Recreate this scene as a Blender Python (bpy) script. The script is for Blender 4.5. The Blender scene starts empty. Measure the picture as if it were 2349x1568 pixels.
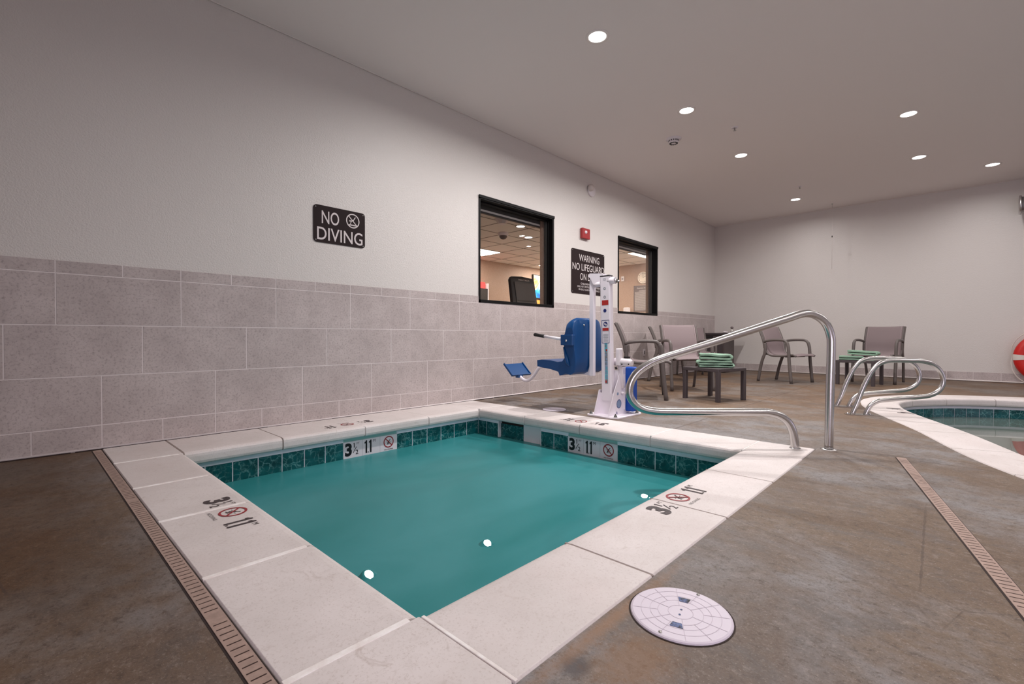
import bpy, math, random
from mathutils import Vector, Matrix, Euler
from mathutils.geometry import tessellate_polygon

# ------------------------------------------------------------------ camera
sc = bpy.context.scene
COL = sc.collection
W, H = 2349, 1568
F_PX = 1082.53
CX, CY, CZ, YAW, PITCH, ROLL = 3.831, 0.4507, 0.697, 0.7597, -0.0118, 0.0009
cam_data = bpy.data.cameras.new('camera')
cam_data.sensor_fit = 'HORIZONTAL'; cam_data.sensor_width = 36.0
cam_data.lens = 36.0 * F_PX / W
cam_data.clip_start = 0.02; cam_data.clip_end = 60
cam = bpy.data.objects.new('camera', cam_data); COL.objects.link(cam)
fw = Vector((-math.sin(YAW) * math.cos(PITCH), math.cos(YAW) * math.cos(PITCH), math.sin(PITCH)))
rt = Vector((math.cos(YAW), math.sin(YAW), 0)); upv = rt.cross(fw)
r2 = rt * math.cos(ROLL) + upv * math.sin(ROLL); u2 = upv * math.cos(ROLL) - rt * math.sin(ROLL)
m = Matrix((r2, u2, -fw)).transposed().to_4x4(); m.translation = Vector((CX, CY, CZ))
cam.matrix_world = m
sc.camera = cam

# ------------------------------------------------------------------ world, exposure
wd = bpy.data.worlds.new('world'); sc.world = wd; wd.use_nodes = True
wd.node_tree.nodes['Background'].inputs[0].default_value = (0.5, 0.55, 0.7, 1)
wd.node_tree.nodes['Background'].inputs[1].default_value = 0.05
sc.view_settings.view_transform = 'Standard'; sc.view_settings.look = 'None'
sc.view_settings.gamma = 1; sc.view_settings.exposure = 0.0
sc.view_settings.use_curve_mapping = False
sc.cycles.use_denoising = True
sc.cycles.max_bounces = 8; sc.cycles.diffuse_bounces = 5; sc.cycles.glossy_bounces = 4
sc.cycles.transmission_bounces = 6; sc.cycles.caustics_reflective = False; sc.cycles.caustics_refractive = False
sc.cycles.sample_clamp_indirect = 4.0

CEIL = 3.05; BACK = 10.81; NEAR = -1.7; RIGHT = 9.2
DOWN_POWER = 17.0       # each ceiling downlight
LAMP_COL = (1.0, 0.965, 0.95)
# x, y, relative output (the far rows are dimmed)
DOWNLIGHTS = [(1.745, 3.617, 2.9), (1.745, 5.283, 2.6), (1.746, 6.961, 3.3), (1.763, 9.685, 0.7), (3.414, 6.968, 0.4), (3.418, 8.623, 0.7), (4.13, 9.664, 0.7),
              (3.416, 1.93, 0.65), (5.1, 1.93, 1.4), (5.1, 3.62, 0.9), (5.6, 5.29, 0.7), (5.9, 6.96, 1.1), (6.8, 1.93, 0.8), (7.0, 8.6, 1.0)]
DOWN_VISIBLE = 7

# ------------------------------------------------------------------ helpers
def lin(c):
    def f(v):
        v /= 255.0
        return v / 12.92 if v <= 0.04045 else ((v + 0.055) / 1.055) ** 2.4
    return (f(c[0]), f(c[1]), f(c[2]), 1.0)

def set_in(node, name, val):
    if name in node.inputs: node.inputs[name].default_value = val

MATS = {}
def mat(name, col, rough=0.5, metal=0.0, spec=0.5, emit=None, estr=0.0, bump=None, vary=None, coat=0.0, trans=0.0, ior=1.45, aniso=0.0):
    """procedural principled; bump=(scale,strength,distance); vary=(scale,colour2,contrast)"""
    m = bpy.data.materials.new(name); m.use_nodes = True
    nt = m.node_tree; b = nt.nodes['Principled BSDF']
    b.inputs['Base Color'].default_value = col if len(col) == 4 else (*col, 1)
    b.inputs['Roughness'].default_value = rough; b.inputs['Metallic'].default_value = metal
    set_in(b, 'Specular IOR Level', spec); set_in(b, 'IOR', ior); set_in(b, 'Coat Weight', coat); set_in(b, 'Transmission Weight', trans)
    set_in(b, 'Anisotropic', aniso)
    if emit: b.inputs['Emission Color'].default_value = emit; b.inputs['Emission Strength'].default_value = estr
    tc = None
    if bump or vary:
        tc = nt.nodes.new('ShaderNodeNewGeometry')
    if bump:
        n = nt.nodes.new('ShaderNodeTexNoise'); n.inputs['Scale'].default_value = bump[0]; n.inputs['Detail'].default_value = 3
        bp = nt.nodes.new('ShaderNodeBump'); bp.inputs['Strength'].default_value = bump[1]; bp.inputs['Distance'].default_value = bump[2]
        nt.links.new(tc.outputs['Position'], n.inputs['Vector']); nt.links.new(n.outputs['Fac'], bp.inputs['Height'])
        nt.links.new(bp.outputs['Normal'], b.inputs['Normal'])
    if vary:
        n = nt.nodes.new('ShaderNodeTexNoise'); n.inputs['Scale'].default_value = vary[0]; n.inputs['Detail'].default_value = 6
        n.inputs['Roughness'].default_value = 0.65
        cr = nt.nodes.new('ShaderNodeValToRGB'); k = vary[2]
        cr.color_ramp.elements[0].position = 0.5 - k; cr.color_ramp.elements[1].position = 0.5 + k
        cr.color_ramp.elements[0].color = vary[1]; cr.color_ramp.elements[1].color = col if len(col) == 4 else (*col, 1)
        nt.links.new(tc.outputs['Position'], n.inputs['Vector']); nt.links.new(n.outputs['Fac'], cr.inputs['Fac'])
        nt.links.new(cr.outputs['Color'], b.inputs['Base Color'])
    MATS[name] = m
    return m

class NT:
    """little node-graph helper"""
    def __init__(s, name):
        s.m = bpy.data.materials.new(name); s.m.use_nodes = True; s.t = s.m.node_tree; s.b = s.t.nodes['Principled BSDF']
        s.pos = s.t.nodes.new('ShaderNodeNewGeometry').outputs['Position']; MATS[name] = s.m
    def put(s, sock, v):
        if hasattr(v, 'is_output'): s.t.links.new(v, sock)
        else: sock.default_value = v
    def noise(s, scale, detail=4, rough=0.5, vec=None, dist=0.0):
        n = s.t.nodes.new('ShaderNodeTexNoise'); n.inputs['Scale'].default_value = scale; n.inputs['Detail'].default_value = detail
        n.inputs['Roughness'].default_value = rough; n.inputs['Distortion'].default_value = dist
        s.put(n.inputs['Vector'], vec if vec is not None else s.pos); return n.outputs['Fac']
    def vor(s, scale, vec=None, feature='DISTANCE_TO_EDGE'):
        n = s.t.nodes.new('ShaderNodeTexVoronoi'); n.feature = feature; n.inputs['Scale'].default_value = scale
        s.put(n.inputs['Vector'], vec if vec is not None else s.pos); return n.outputs['Distance']
    def mapping(s, scale, loc=(0, 0, 0), rot=(0, 0, 0)):
        n = s.t.nodes.new('ShaderNodeMapping'); n.inputs['Scale'].default_value = scale; n.inputs['Location'].default_value = loc
        n.inputs['Rotation'].default_value = rot; s.put(n.inputs['Vector'], s.pos); return n.outputs['Vector']
    def ramp(s, fac, stops):
        n = s.t.nodes.new('ShaderNodeValToRGB'); e = n.color_ramp.elements
        while len(e) < len(stops): e.new(0.5)
        for i, (p, c) in enumerate(stops):
            e[i].position = p; e[i].color = c if isinstance(c, tuple) else (c, c, c, 1)
        s.put(n.inputs['Fac'], fac); return n.outputs['Color']
    def mix(s, fac, a, b, mode='MIX'):
        n = s.t.nodes.new('ShaderNodeMix'); n.data_type = 'RGBA'; n.blend_type = mode
        s.put(n.inputs['Factor'], fac); s.put(n.inputs[6], a); s.put(n.inputs[7], b); return n.outputs[2]
    def math(s, op, a, b=0.0, clamp=False):
        n = s.t.nodes.new('ShaderNodeMath'); n.operation = op; n.use_clamp = clamp
        s.put(n.inputs[0], a); s.put(n.inputs[1], b); return n.outputs[0]
    def xyz(s):
        n = s.t.nodes.new('ShaderNodeSeparateXYZ'); s.put(n.inputs[0], s.pos); return n.outputs
    def bump(s, h, strength, dist):
        n = s.t.nodes.new('ShaderNodeBump'); n.inputs['Strength'].default_value = strength; n.inputs['Distance'].default_value = dist
        s.put(n.inputs['Height'], h); s.t.links.new(n.outputs['Normal'], s.b.inputs['Normal'])
    def end(s, col, rough, spec=0.5, metal=0.0):
        s.put(s.b.inputs['Base Color'], col); s.put(s.b.inputs['Roughness'], rough); set_in(s.b, 'Specular IOR Level', spec)
        s.b.inputs['Metallic'].default_value = metal; return s.m

# ------------------------------------------------------------------ mesh builder
class MB:
    def __init__(s): s.v = []; s.f = []; s.mi = []; s.sm = []
    def add(s, verts, faces, mi=0, smooth=False):
        o = len(s.v); s.v += [Vector(p) for p in verts]
        for f in faces: s.f.append([i + o for i in f]); s.mi.append(mi); s.sm.append(smooth)
        return s
    def box(s, a, b, mi=0, M=None):
        x0, y0, z0 = a; x1, y1, z1 = b
        p = [Vector(q) for q in [(x0, y0, z0), (x1, y0, z0), (x1, y1, z0), (x0, y1, z0), (x0, y0, z1), (x1, y0, z1), (x1, y1, z1), (x0, y1, z1)]]
        if M: p = [M @ q for q in p]
        return s.add(p, [(0, 3, 2, 1), (4, 5, 6, 7), (0, 1, 5, 4), (1, 2, 6, 5), (2, 3, 7, 6), (3, 0, 4, 7)], mi)
    def rbox(s, a, b, r, mi=0, M=None):
        """box with chamfered vertical+horizontal edges"""
        x0, y0, z0 = a; x1, y1, z1 = b
        def ring(d, z): 
            return [(x0 + d, y0 + r, z), (x0 + r, y0 + d, z), (x1 - r, y0 + d, z), (x1 - d, y0 + r, z), (x1 - d, y1 - r, z), (x1 - r, y1 - d, z), (x0 + r, y1 - d, z), (x0 + d, y1 - r, z)]
        c = r * 0.6
        def ring2(z):
            return [(x0 + c, y0 + r, z), (x0 + r, y0 + c, z), (x1 - r, y0 + c, z), (x1 - c, y0 + r, z), (x1 - c, y1 - r, z), (x1 - r, y1 - c, z), (x0 + r, y1 - c, z), (x0 + c, y1 - r, z)]
        rings = [ring2(z0), ring(0, z0 + c), ring(0, z1 - c), ring2(z1)]
        p = [Vector(q) for rr in rings for q in rr]
        if M: p = [M @ q for q in p]
        f = [tuple(reversed(range(8))), tuple(range(24, 32))]
        for k in range(3):
            for i in range(8):
                j = (i + 1) % 8; f.append((k * 8 + i, k * 8 + j, k * 8 + 8 + j, k * 8 + 8 + i))
        return s.add(p, f, mi)
    def prism(s, poly, O, A, B, N, d, mi=0, smooth=False):
        """2-D polygon poly in frame O,A,B extruded by d along N"""
        O, A, B, N = Vector(O), Vector(A), Vector(B), Vector(N)
        n = len(poly)
        p = [O + A * x + B * y for x, y in poly] + [O + A * x + B * y + N * d for x, y in poly]
        tri = tessellate_polygon([[Vector((x, y, 0)) for x, y in poly]])
        f = [tuple(reversed(t)) for t in tri] + [tuple(i + n for i in t) for t in tri]
        s.add(p, f, mi)
        o = len(s.v) - 2 * n
        for i in range(n):
            j = (i + 1) % n; s.f.append([o + i, o + j, o + n + j, o + n + i]); s.mi.append(mi); s.sm.append(smooth)
        return s
    def tube(s, pts, r, seg=14, mi=0, caps=True, flat=None, closed=False):
        """sweep; r may be list; flat=(axis Vector, factor) squashes along axis"""
        pts = [Vector(p) for p in pts]; n = len(pts)
        rr = r if isinstance(r, (list, tuple)) else [r] * n
        tang = []
        for i in range(n):
            a = pts[(i - 1) % n] if (closed or i > 0) else pts[0]; b = pts[(i + 1) % n] if (closed or i < n - 1) else pts[-1]
            tang.append((b - a).normalized())
        up = Vector((0, 0, 1)) if abs(tang[0].z) < 0.9 else Vector((1, 0, 0))
        nrm = (up - tang[0] * up.dot(tang[0])).normalized()
        vs = []
        for i in range(n):
            nrm = (nrm - tang[i] * nrm.dot(tang[i]))
            nrm = nrm.normalized() if nrm.length > 1e-6 else tang[i].orthogonal().normalized()
            bi = tang[i].cross(nrm)
            for k in range(seg):
                a = 2 * math.pi * k / seg
                d = nrm * math.cos(a) * rr[i] + bi * math.sin(a) * rr[i]
                if flat: d = d - flat[0] * d.dot(flat[0]) * (1 - flat[1])
                vs.append(pts[i] + d)
        fs = []
        for i in range(n if closed else n - 1):
            i2 = (i + 1) % n
            for k in range(seg):
                k2 = (k + 1) % seg; fs.append((i * seg + k, i * seg + k2, i2 * seg + k2, i2 * seg + k))
        s.add(vs, fs, mi, True)
        if caps and not closed:
            o = len(s.v) - len(vs)
            s.f.append([o + k for k in reversed(range(seg))]); s.mi.append(mi); s.sm.append(False)
            s.f.append([o + (n - 1) * seg + k for k in range(seg)]); s.mi.append(mi); s.sm.append(False)
        return s
    def lathe(s, prof, O, axis=(0, 0, 1), seg=32, mi=0, smooth=True):
        """prof = [(r, h)] about axis through O"""
        O = Vector(O); ax = Vector(axis).normalized(); a = ax.orthogonal().normalized(); b = ax.cross(a)
        vs = []; n = len(prof)
        for r, h in prof:
            for k in range(seg):
                t = 2 * math.pi * k / seg
                vs.append(O + ax * h + (a * math.cos(t) + b * math.sin(t)) * max(r, 1e-5))
        fs = []
        for i in range(n - 1):
            for k in range(seg):
                k2 = (k + 1) % seg; fs.append((i * seg + k, i * seg + k2, (i + 1) * seg + k2, (i + 1) * seg + k))
        return s.add(vs, fs, mi, smooth)
    def grid(s, P, nu, nv, mi=0, smooth=True):
        vs = [P(i / nu, j / nv) for i in range(nu + 1) for j in range(nv + 1)]
        fs = [(i * (nv + 1) + j, (i + 1) * (nv + 1) + j, (i + 1) * (nv + 1) + j + 1, i * (nv + 1) + j + 1) for i in range(nu) for j in range(nv)]
        return s.add(vs, fs, mi, smooth)
    # ---- flat print on a frame: O centre, R right, U up, N normal
    def text(s, body, O, R, U, N, h, w=None, bold=0.0, mi=0, off=0.0012, sx=1.0, left=False):
        d = text_mesh(body, bold); 
        vs, fs, (x0, x1, y0, y1) = d
        k = h / (y1 - y0); kx = (w / (x1 - x0)) if w else k * sx
        cx = x0 if left else (x0 + x1) / 2; cy = (y0 + y1) / 2
        O, R, U, N = Vector(O), Vector(R), Vector(U), Vector(N)
        return s.add([O + R * (x - cx) * kx + U * (y - cy) * k + N * off for x, y in vs], fs, mi)
    def ring2d(s, O, R, U, N, r0, r1, mi=0, off=0.0012, seg=40, sq=1.0):
        O, R, U, N = Vector(O), Vector(R), Vector(U), Vector(N); vs = []
        for k in range(seg):
            t = 2 * math.pi * k / seg
            for r in (r0, r1): vs.append(O + N * off + R * math.cos(t) * r + U * math.sin(t) * r * sq)
        fs = [(2 * k, 2 * k + 1, (2 * k + 3) % (2 * seg), (2 * k + 2) % (2 * seg)) for k in range(seg)]
        return s.add(vs, fs, mi)
    def disc2d(s, O, R, U, N, r, mi=0, off=0.0012, seg=24):
        O, R, U, N = Vector(O), Vector(R), Vector(U), Vector(N)
        return s.add([O + N * off + (R * math.cos(2 * math.pi * k / seg) + U * math.sin(2 * math.pi * k / seg)) * r for k in range(seg)], [tuple(range(seg))], mi)
    def bar2d(s, O, R, U, N, p, q, w, mi=0, off=0.0013):
        O, R, U, N = Vector(O), Vector(R), Vector(U), Vector(N); p = Vector((*p, 0)); q = Vector((*q, 0))
        d = (q - p).normalized(); n = Vector((-d.y, d.x, 0)) * w / 2
        return s.add([O + R * c.x + U * c.y + N * off for c in (p + n, p - n, q - n, q + n)], [(0, 1, 2, 3)], mi)
    def build(s, name, mats, parent=None, world=False, bevel=0.0):
        me = bpy.data.meshes.new(name)
        off = Vector((0, 0, 0))
        if parent is not None and world: off = parent['_org'] if False else ORG.get(parent.name, Vector((0, 0, 0)))
        me.from_pydata([tuple(p - off) for p in s.v], [], s.f)
        for q in (mats if isinstance(mats, (list, tuple)) else [mats]): me.materials.append(MATS[q] if isinstance(q, str) else q)
        me.polygons.foreach_set('material_index', s.mi); me.polygons.foreach_set('use_smooth', s.sm)
        me.update()
        o = bpy.data.objects.new(name, me); COL.objects.link(o)
        if parent is not None: o.parent = parent
        ORG[o.name] = off
        if bevel:
            b = o.modifiers.new('bevel', 'BEVEL'); b.width = bevel; b.segments = 2; b.limit_method = 'ANGLE'; b.angle_limit = 0.6
        return o
ORG = {}
_tm = {}
def text_mesh(body, bold=0.0):
    key = (body, bold)
    if key in _tm: return _tm[key]
    cu = bpy.data.curves.new('t', 'FONT'); cu.body = body; cu.size = 1.0; cu.offset = bold; cu.fill_mode = 'FRONT'; cu.resolution_u = 4
    o = bpy.data.objects.new('t', cu); COL.objects.link(o)
    bpy.context.view_layer.update()
    me = bpy.data.meshes.new_from_object(o.evaluated_get(bpy.context.evaluated_depsgraph_get()))
    vs = [(v.co.x, v.co.y) for v in me.vertices]; fs = [tuple(p.vertices) for p in me.polygons]
    bpy.data.objects.remove(o); bpy.data.curves.remove(cu); bpy.data.meshes.remove(me)
    xs = [v[0] for v in vs]; ys = [v[1] for v in vs]
    _tm[key] = (vs, fs, (min(xs), max(xs), min(ys), max(ys))); return _tm[key]

def empty(name, loc, rotz=0.0):
    o = bpy.data.objects.new(name, None); o.empty_display_size = 0.1; COL.objects.link(o)
    o.location = loc; o.rotation_euler = (0, 0, rotz); ORG[o.name] = Vector(loc); return o
def tag(o, label=None, cat=None, group=None, kind=None):
    if label: o['label'] = label
    if cat: o['category'] = cat
    if group: o['group'] = group
    if kind: o['kind'] = kind
    return o
def copy_tree(o, parent=None):
    c = o.copy(); COL.objects.link(c)
    if parent is not None: c.parent = parent
    for ch in list(o.children): copy_tree(ch, c)
    return c
def arc_path(pts, r, n=6):
    """polyline with rounded corners"""
    pts = [Vector(p) for p in pts]; out = [pts[0]]
    for i in range(1, len(pts) - 1):
        a, b, c = pts[i - 1], pts[i], pts[i + 1]
        rr = r[i - 1] if isinstance(r, (list, tuple)) else r
        da, dc = (a - b), (c - b); l = min(rr, da.length * 0.49, dc.length * 0.49)
        p0 = b + da.normalized() * l; p1 = b + dc.normalized() * l
        for k in range(n + 1):
            t = k / n; out.append(p0 * (1 - t) ** 2 + b * 2 * t * (1 - t) + p1 * t * t)
    out.append(pts[-1]); return out
def catmull(P, n=6, closed=False):
    P = [Vector(p) for p in P]; N = len(P); out = []
    for i in range(N if closed else N - 1):
        g = lambda j: P[j % N] if closed else P[max(0, min(N - 1, j))]
        p0, p1, p2, p3 = g(i - 1), g(i), g(i + 1), g(i + 2)
        for k in range(n):
            t = k / n
            out.append(0.5 * ((2 * p1) + (p2 - p0) * t + (2 * p0 - 5 * p1 + 4 * p2 - p3) * t * t + (3 * p1 - p0 - 3 * p2 + p3) * t ** 3))
    if not closed: out.append(P[-1])
    return out

# ------------------------------------------------------------------ materials
mat('wall_paint', lin((216, 210, 206)), 0.27, spec=0.5, bump=(120, 0.6, 0.005))
mat('ceiling_paint', lin((234, 227, 224)), 0.6, spec=0.3, bump=(110, 0.12, 0.003))
mat('grout', lin((226, 217, 216)), 0.7)
mat('caulk', lin((225, 216, 212)), 0.6)
mat('dark_gap', lin((52, 40, 38)), 0.9)
mat('black_frame', lin((13, 11, 12)), 0.5, spec=0.2)
mat('gasket', lin((70, 68, 66)), 0.5)
mat('blind_white', lin((236, 232, 224)), 0.4)
mat('alu', lin((190, 188, 184)), 0.35, 0.7)
mat('steel', (0.56, 0.545, 0.535, 1), 0.26, 1.0, bump=(320, 0.05, 0.001))
mat('steel_flange', (0.6, 0.58, 0.57, 1), 0.25, 1.0)
mat('sign_brown', lin((42, 31, 32)), 0.6, spec=0.15)
mat('sign_white', lin((214, 204, 204)), 0.5)
mat('print_black', lin((38, 26, 30)), 0.6, vary=(260, lin((86, 74, 74)), 0.12))
mat('print_tile_black', lin((24, 14, 20)), 0.35)
mat('print_red', lin((150, 36, 44)), 0.5)
mat('white_tile', lin((226, 216, 222)), 0.2, spec=0.5)
mat('white_powder', lin((236, 229, 236)), 0.3, spec=0.5)
mat('white_plastic', lin((230, 222, 226)), 0.4)
mat('lid_plastic', lin((214, 204, 216)), 0.45, bump=(500, 0.1, 0.001))
mat('lid_groove', lin((198, 187, 199)), 0.7)
mat('blue_plastic', lin((6, 68, 124)), 0.32, spec=0.5)
mat('blue_bag', lin((10, 74, 168)), 0.45)
mat('rubber', lin((30, 26, 26)), 0.6)
mat('red_plastic', lin((158, 40, 44)), 0.35)
mat('sticker_red', lin((176, 44, 40)), 0.45)
mat('sticker_blue', lin((30, 44, 110)), 0.4)
mat('sticker_grey', lin((120, 128, 136)), 0.5)
mat('sticker_teal', lin((92, 168, 186)), 0.5)
mat('sticker_sky', lin((130, 150, 180)), 0.5)
mat('chair_frame', lin((98, 90, 87)), 0.45)
mat('sling', lin((138, 123, 124)), 0.75, bump=(900, 0.3, 0.001), vary=(700, lin((118, 103, 104)), 0.2))
mat('sling_edge', lin((170, 155, 155)), 0.7)
mat('table_dark', lin((74, 66, 68)), 0.45)
mat('cabinet', lin((82, 72, 72)), 0.5)
mat('towel', lin((160, 188, 168)), 0.95, spec=0.1, bump=(420, 0.8, 0.003), vary=(90, lin((134, 168, 146)), 0.2))
mat('glass_clear', (1, 1, 1, 1), 0.0, trans=1.0, ior=1.45)
mat('ring_red', lin((206, 38, 34)), 0.4, bump=(30, 0.1, 0.004))
mat('ring_band', lin((224, 214, 206)), 0.6)
mat('rope', lin((214, 204, 196)), 0.8)
mat('duct', (0.62, 0.6, 0.6, 1), 0.32, 1.0)
mat('lens', (1, 1, 1, 1), 0.5, emit=(1.0, 0.96, 0.93, 1), estr=14)
mat('lamp_trim', lin((236, 228, 224)), 0.5)
mat('drain_grate', lin((176, 150, 138)), 0.55, vary=(40, lin((150, 128, 118)), 0.2))
mat('slot_dark', lin((60, 40, 34)), 0.9)
mat('water_line', lin((236, 234, 242)), 0.4)
mat('gym_paint', lin((184, 158, 141)), 0.55, vary=(45, lin((164, 134, 116)), 0.25))
mat('gym_ceiling', lin((236, 230, 224)), 0.85)
mat('grid_dark', lin((120, 112, 104)), 0.7)
mat('troffer', (1, 1, 1, 1), 0.5, emit=(1.0, 0.93, 0.82, 1), estr=24)
mat('gym_lens', (1, 1, 1, 1), 0.5, emit=(0.95, 0.97, 1.0, 1), estr=9)
mat('machine_dark', lin((50, 46, 46)), 0.35)
mat('machine_grey', lin((92, 88, 86)), 0.4)
mat('orange_board', lin((235, 160, 80)), 0.5)
mat('notice_grey', lin((108, 96, 95)), 0.5)
mat('notice_line', lin((206, 196, 192)), 0.6)
mat('clock_face', lin((226, 212, 196)), 0.4)
mat('carpet', lin((150, 142, 134)), 0.95)
mat('red_display', lin((230, 70, 70)), 0.4, emit=lin((235, 70, 66)), estr=0.8)
mat('day_pane', (0.8, 0.8, 0.9, 1), 0.5, emit=(0.90, 0.82, 1.0, 1), estr=7.0)  # cool fill glow for the added window behind the camera
mat('day_door', (0.8, 0.8, 0.9, 1), 0.5, emit=(0.86, 0.76, 1.0, 1), estr=0.8)  # lavender fill glow for the added door on the right

g = NT('wall_tile')   # mottled grey porcelain
n1 = g.noise(3.2, 6, 0.6); n2 = g.noise(70, 5, 0.75); n3 = g.noise(14, 5, 0.6)
c = g.mix(g.ramp(n1, [(0.35, 0.0), (0.65, 1.0)]), lin((182, 170, 168)), lin((198, 186, 184)))
c = g.mix(g.ramp(n2, [(0.34, 0.62), (0.5, 0.0)]), c, lin((132, 120, 118)))
c = g.mix(g.ramp(n3, [(0.30, 0.3), (0.52, 0.0)]), c, lin((150, 138, 136)))
g.bump(n2, 0.12, 0.002); g.end(c, g.ramp(n3, [(0.3, 0.30), (0.7, 0.42)]), 0.5)

g = NT('coping')      # cast cream coping stone
n1 = g.noise(2.4, 6, 0.6); n2 = g.noise(34, 5, 0.7, g.mapping((1, 0.5, 1))); n3 = g.noise(9, 6, 0.7, dist=1.5)
c = g.mix(g.ramp(n1, [(0.35, 0.0), (0.65, 1.0)]), lin((212, 203, 200)), lin((225, 216, 214)))
c = g.mix(g.ramp(n2, [(0.28, 0.35), (0.45, 0.0)]), c, lin((196, 184, 180)))
c = g.mix(g.ramp(n3, [(0.28, 0.55), (0.40, 0.0)]), c, lin((184, 168, 160)))
c = g.mix(g.ramp(g.noise(140, 4, 0.8), [(0.36, 0.5), (0.46, 0.0)]), c, lin((188, 174, 168)))
c = g.mix(g.ramp(g.noise(1.1, 5, 0.6, g.mapping((1, 1, 1), (4, 4, 0))), [(0.52, 0.0), (0.66, 0.35)]), c, lin((206, 190, 186)))
g.bump(n2, 0.15, 0.003); g.end(c, 0.55, 0.35)

g = NT('teal_tile')   # dark teal glazed tile with pale veins
w = g.noise(9, 4, 0.6); vec = g.t.nodes.new('ShaderNodeVectorMath'); vec.operation = 'ADD'
nz = g.t.nodes.new('ShaderNodeTexNoise'); nz.inputs['Scale'].default_value = 14; nz.inputs['Detail'].default_value = 4; g.put(nz.inputs['Vector'], g.pos)
sc_ = g.t.nodes.new('ShaderNodeVectorMath'); sc_.operation = 'SCALE'; sc_.inputs['Scale'].default_value = 0.09
g.put(sc_.inputs[0], nz.outputs['Color']); g.put(vec.inputs[0], g.pos); g.put(vec.inputs[1], sc_.outputs[0])
v = g.vor(22, vec.outputs[0])
vein = g.ramp(v, [(0.0, 1.0), (0.055, 0.25), (0.11, 0.0)])
amp = g.ramp(g.noise(16, 3, 0.6), [(0.38, 0.05), (0.62, 0.85)])
c = g.mix(g.ramp(w, [(0.35, 0.0), (0.65, 1.0)]), lin((6, 66, 70)), lin((12, 96, 100)))
c = g.mix(g.math('MULTIPLY', vein, amp), c, lin((116, 170, 170)))
g.end(c, 0.12, 0.5)

g = NT('deck')        # acid-stained concrete
X, Y, Z = g.xyz()
wv = g.mapping((1.0, 1.35, 1.0), rot=(0, 0, 0.5))
n1 = g.noise(0.9, 5, 0.55, dist=0.7); n2 = g.noise(4.2, 9, 0.74, wv, 0.25); n3 = g.noise(38, 6, 0.8); n4 = g.noise(1.7, 7, 0.66, g.mapping((1, 1, 1), (7, 3, 0)), 0.4)
n5 = g.noise(13, 8, 0.78, wv, 0.15)
n6 = g.noise(0.55, 4, 0.5, g.mapping((1, 1, 1), (3.1, 9.2, 0)))
nm = g.math('ADD', g.math('MULTIPLY', n1, 0.55), g.math('MULTIPLY', g.noise(3.1, 7, 0.68, wv), 0.45))
c = g.mix(g.ramp(nm, [(0.44, 0.0), (0.54, 1.0)]), lin((132, 127, 126)), lin((116, 98, 82)))
c = g.mix(g.ramp(n4, [(0.47, 0.0), (0.62, 0.8)]), c, lin((104, 85, 70)))
c = g.mix(g.ramp(n2, [(0.36, 0.6), (0.48, 0.0)]), c, lin((94, 88, 86)))
c = g.mix(g.ramp(n2, [(0.56, 0.0), (0.70, 0.45)]), c, lin((148, 140, 135)))
n7 = g.noise(24, 7, 0.78, wv)
c = g.mix(g.ramp(n7, [(0.36, 0.75), (0.46, 0.0)]), c, lin((84, 72, 64)))
c = g.mix(g.ramp(n7, [(0.55, 0.0), (0.66, 0.4)]), c, lin((164, 154, 148)))
c = g.mix(g.ramp(n3, [(0.34, 0.85), (0.47, 0.0)]), c, lin((88, 74, 64)))
c = g.mix(g.ramp(g.noise(110, 5, 0.85), [(0.34, 0.7), (0.47, 0.0)]), c, lin((78, 66, 58)))
c = g.mix(g.ramp(g.noise(150, 4, 0.8, g.mapping((1, 1, 1), (5, 5, 5))), [(0.56, 0.0), (0.68, 0.55)]), c, lin((172, 162, 154)))
# browner stain in the corner between wall and channel drain, and in the far seating area
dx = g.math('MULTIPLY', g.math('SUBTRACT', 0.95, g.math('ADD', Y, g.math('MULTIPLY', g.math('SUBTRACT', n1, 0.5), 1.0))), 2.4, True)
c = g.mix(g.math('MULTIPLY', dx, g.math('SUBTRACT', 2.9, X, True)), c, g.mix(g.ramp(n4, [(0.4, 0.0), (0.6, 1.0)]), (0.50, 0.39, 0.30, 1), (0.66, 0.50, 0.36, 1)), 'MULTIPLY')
fy = g.math('MULTIPLY', g.math('SUBTRACT', Y, 4.6), 0.8, True)
c = g.mix(fy, c, g.mix(g.ramp(n1, [(0.4, 0.0), (0.6, 1.0)]), (0.74, 0.66, 0.58, 1), (1.0, 0.86, 0.72, 1)), 'MULTIPLY')
# dark round scuff beside the coping, rust line along the coping edge
def spot(cx, cy, rx, ry, soft):
    a = g.math('DIVIDE', g.math('SUBTRACT', X, cx), rx); b = g.math('DIVIDE', g.math('SUBTRACT', Y, cy), ry)
    d = g.math('SQRT', g.math('ADD', g.math('MULTIPLY', a, a), g.math('MULTIPLY', b, b)))
    return g.math('MULTIPLY', g.math('SUBTRACT', 1.0, g.math('ADD', d, g.math('MULTIPLY', g.math('SUBTRACT', n3, 0.5), 1.3))), soft, True)
c = g.mix(g.math('MULTIPLY', spot(3.245, 1.262, 0.045, 0.045, 2.0), 0.75), c, lin((74, 66, 66)))
c = g.mix(g.math('MULTIPLY', spot(3.33, 1.36, 0.10, 0.16, 1.5), 0.55), c, lin((136, 98, 62)))
c = g.mix(g.math('MULTIPLY', spot(3.215, 1.45, 0.03, 0.5, 1.2), 0.6), c, lin((150, 112, 80)))
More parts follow.
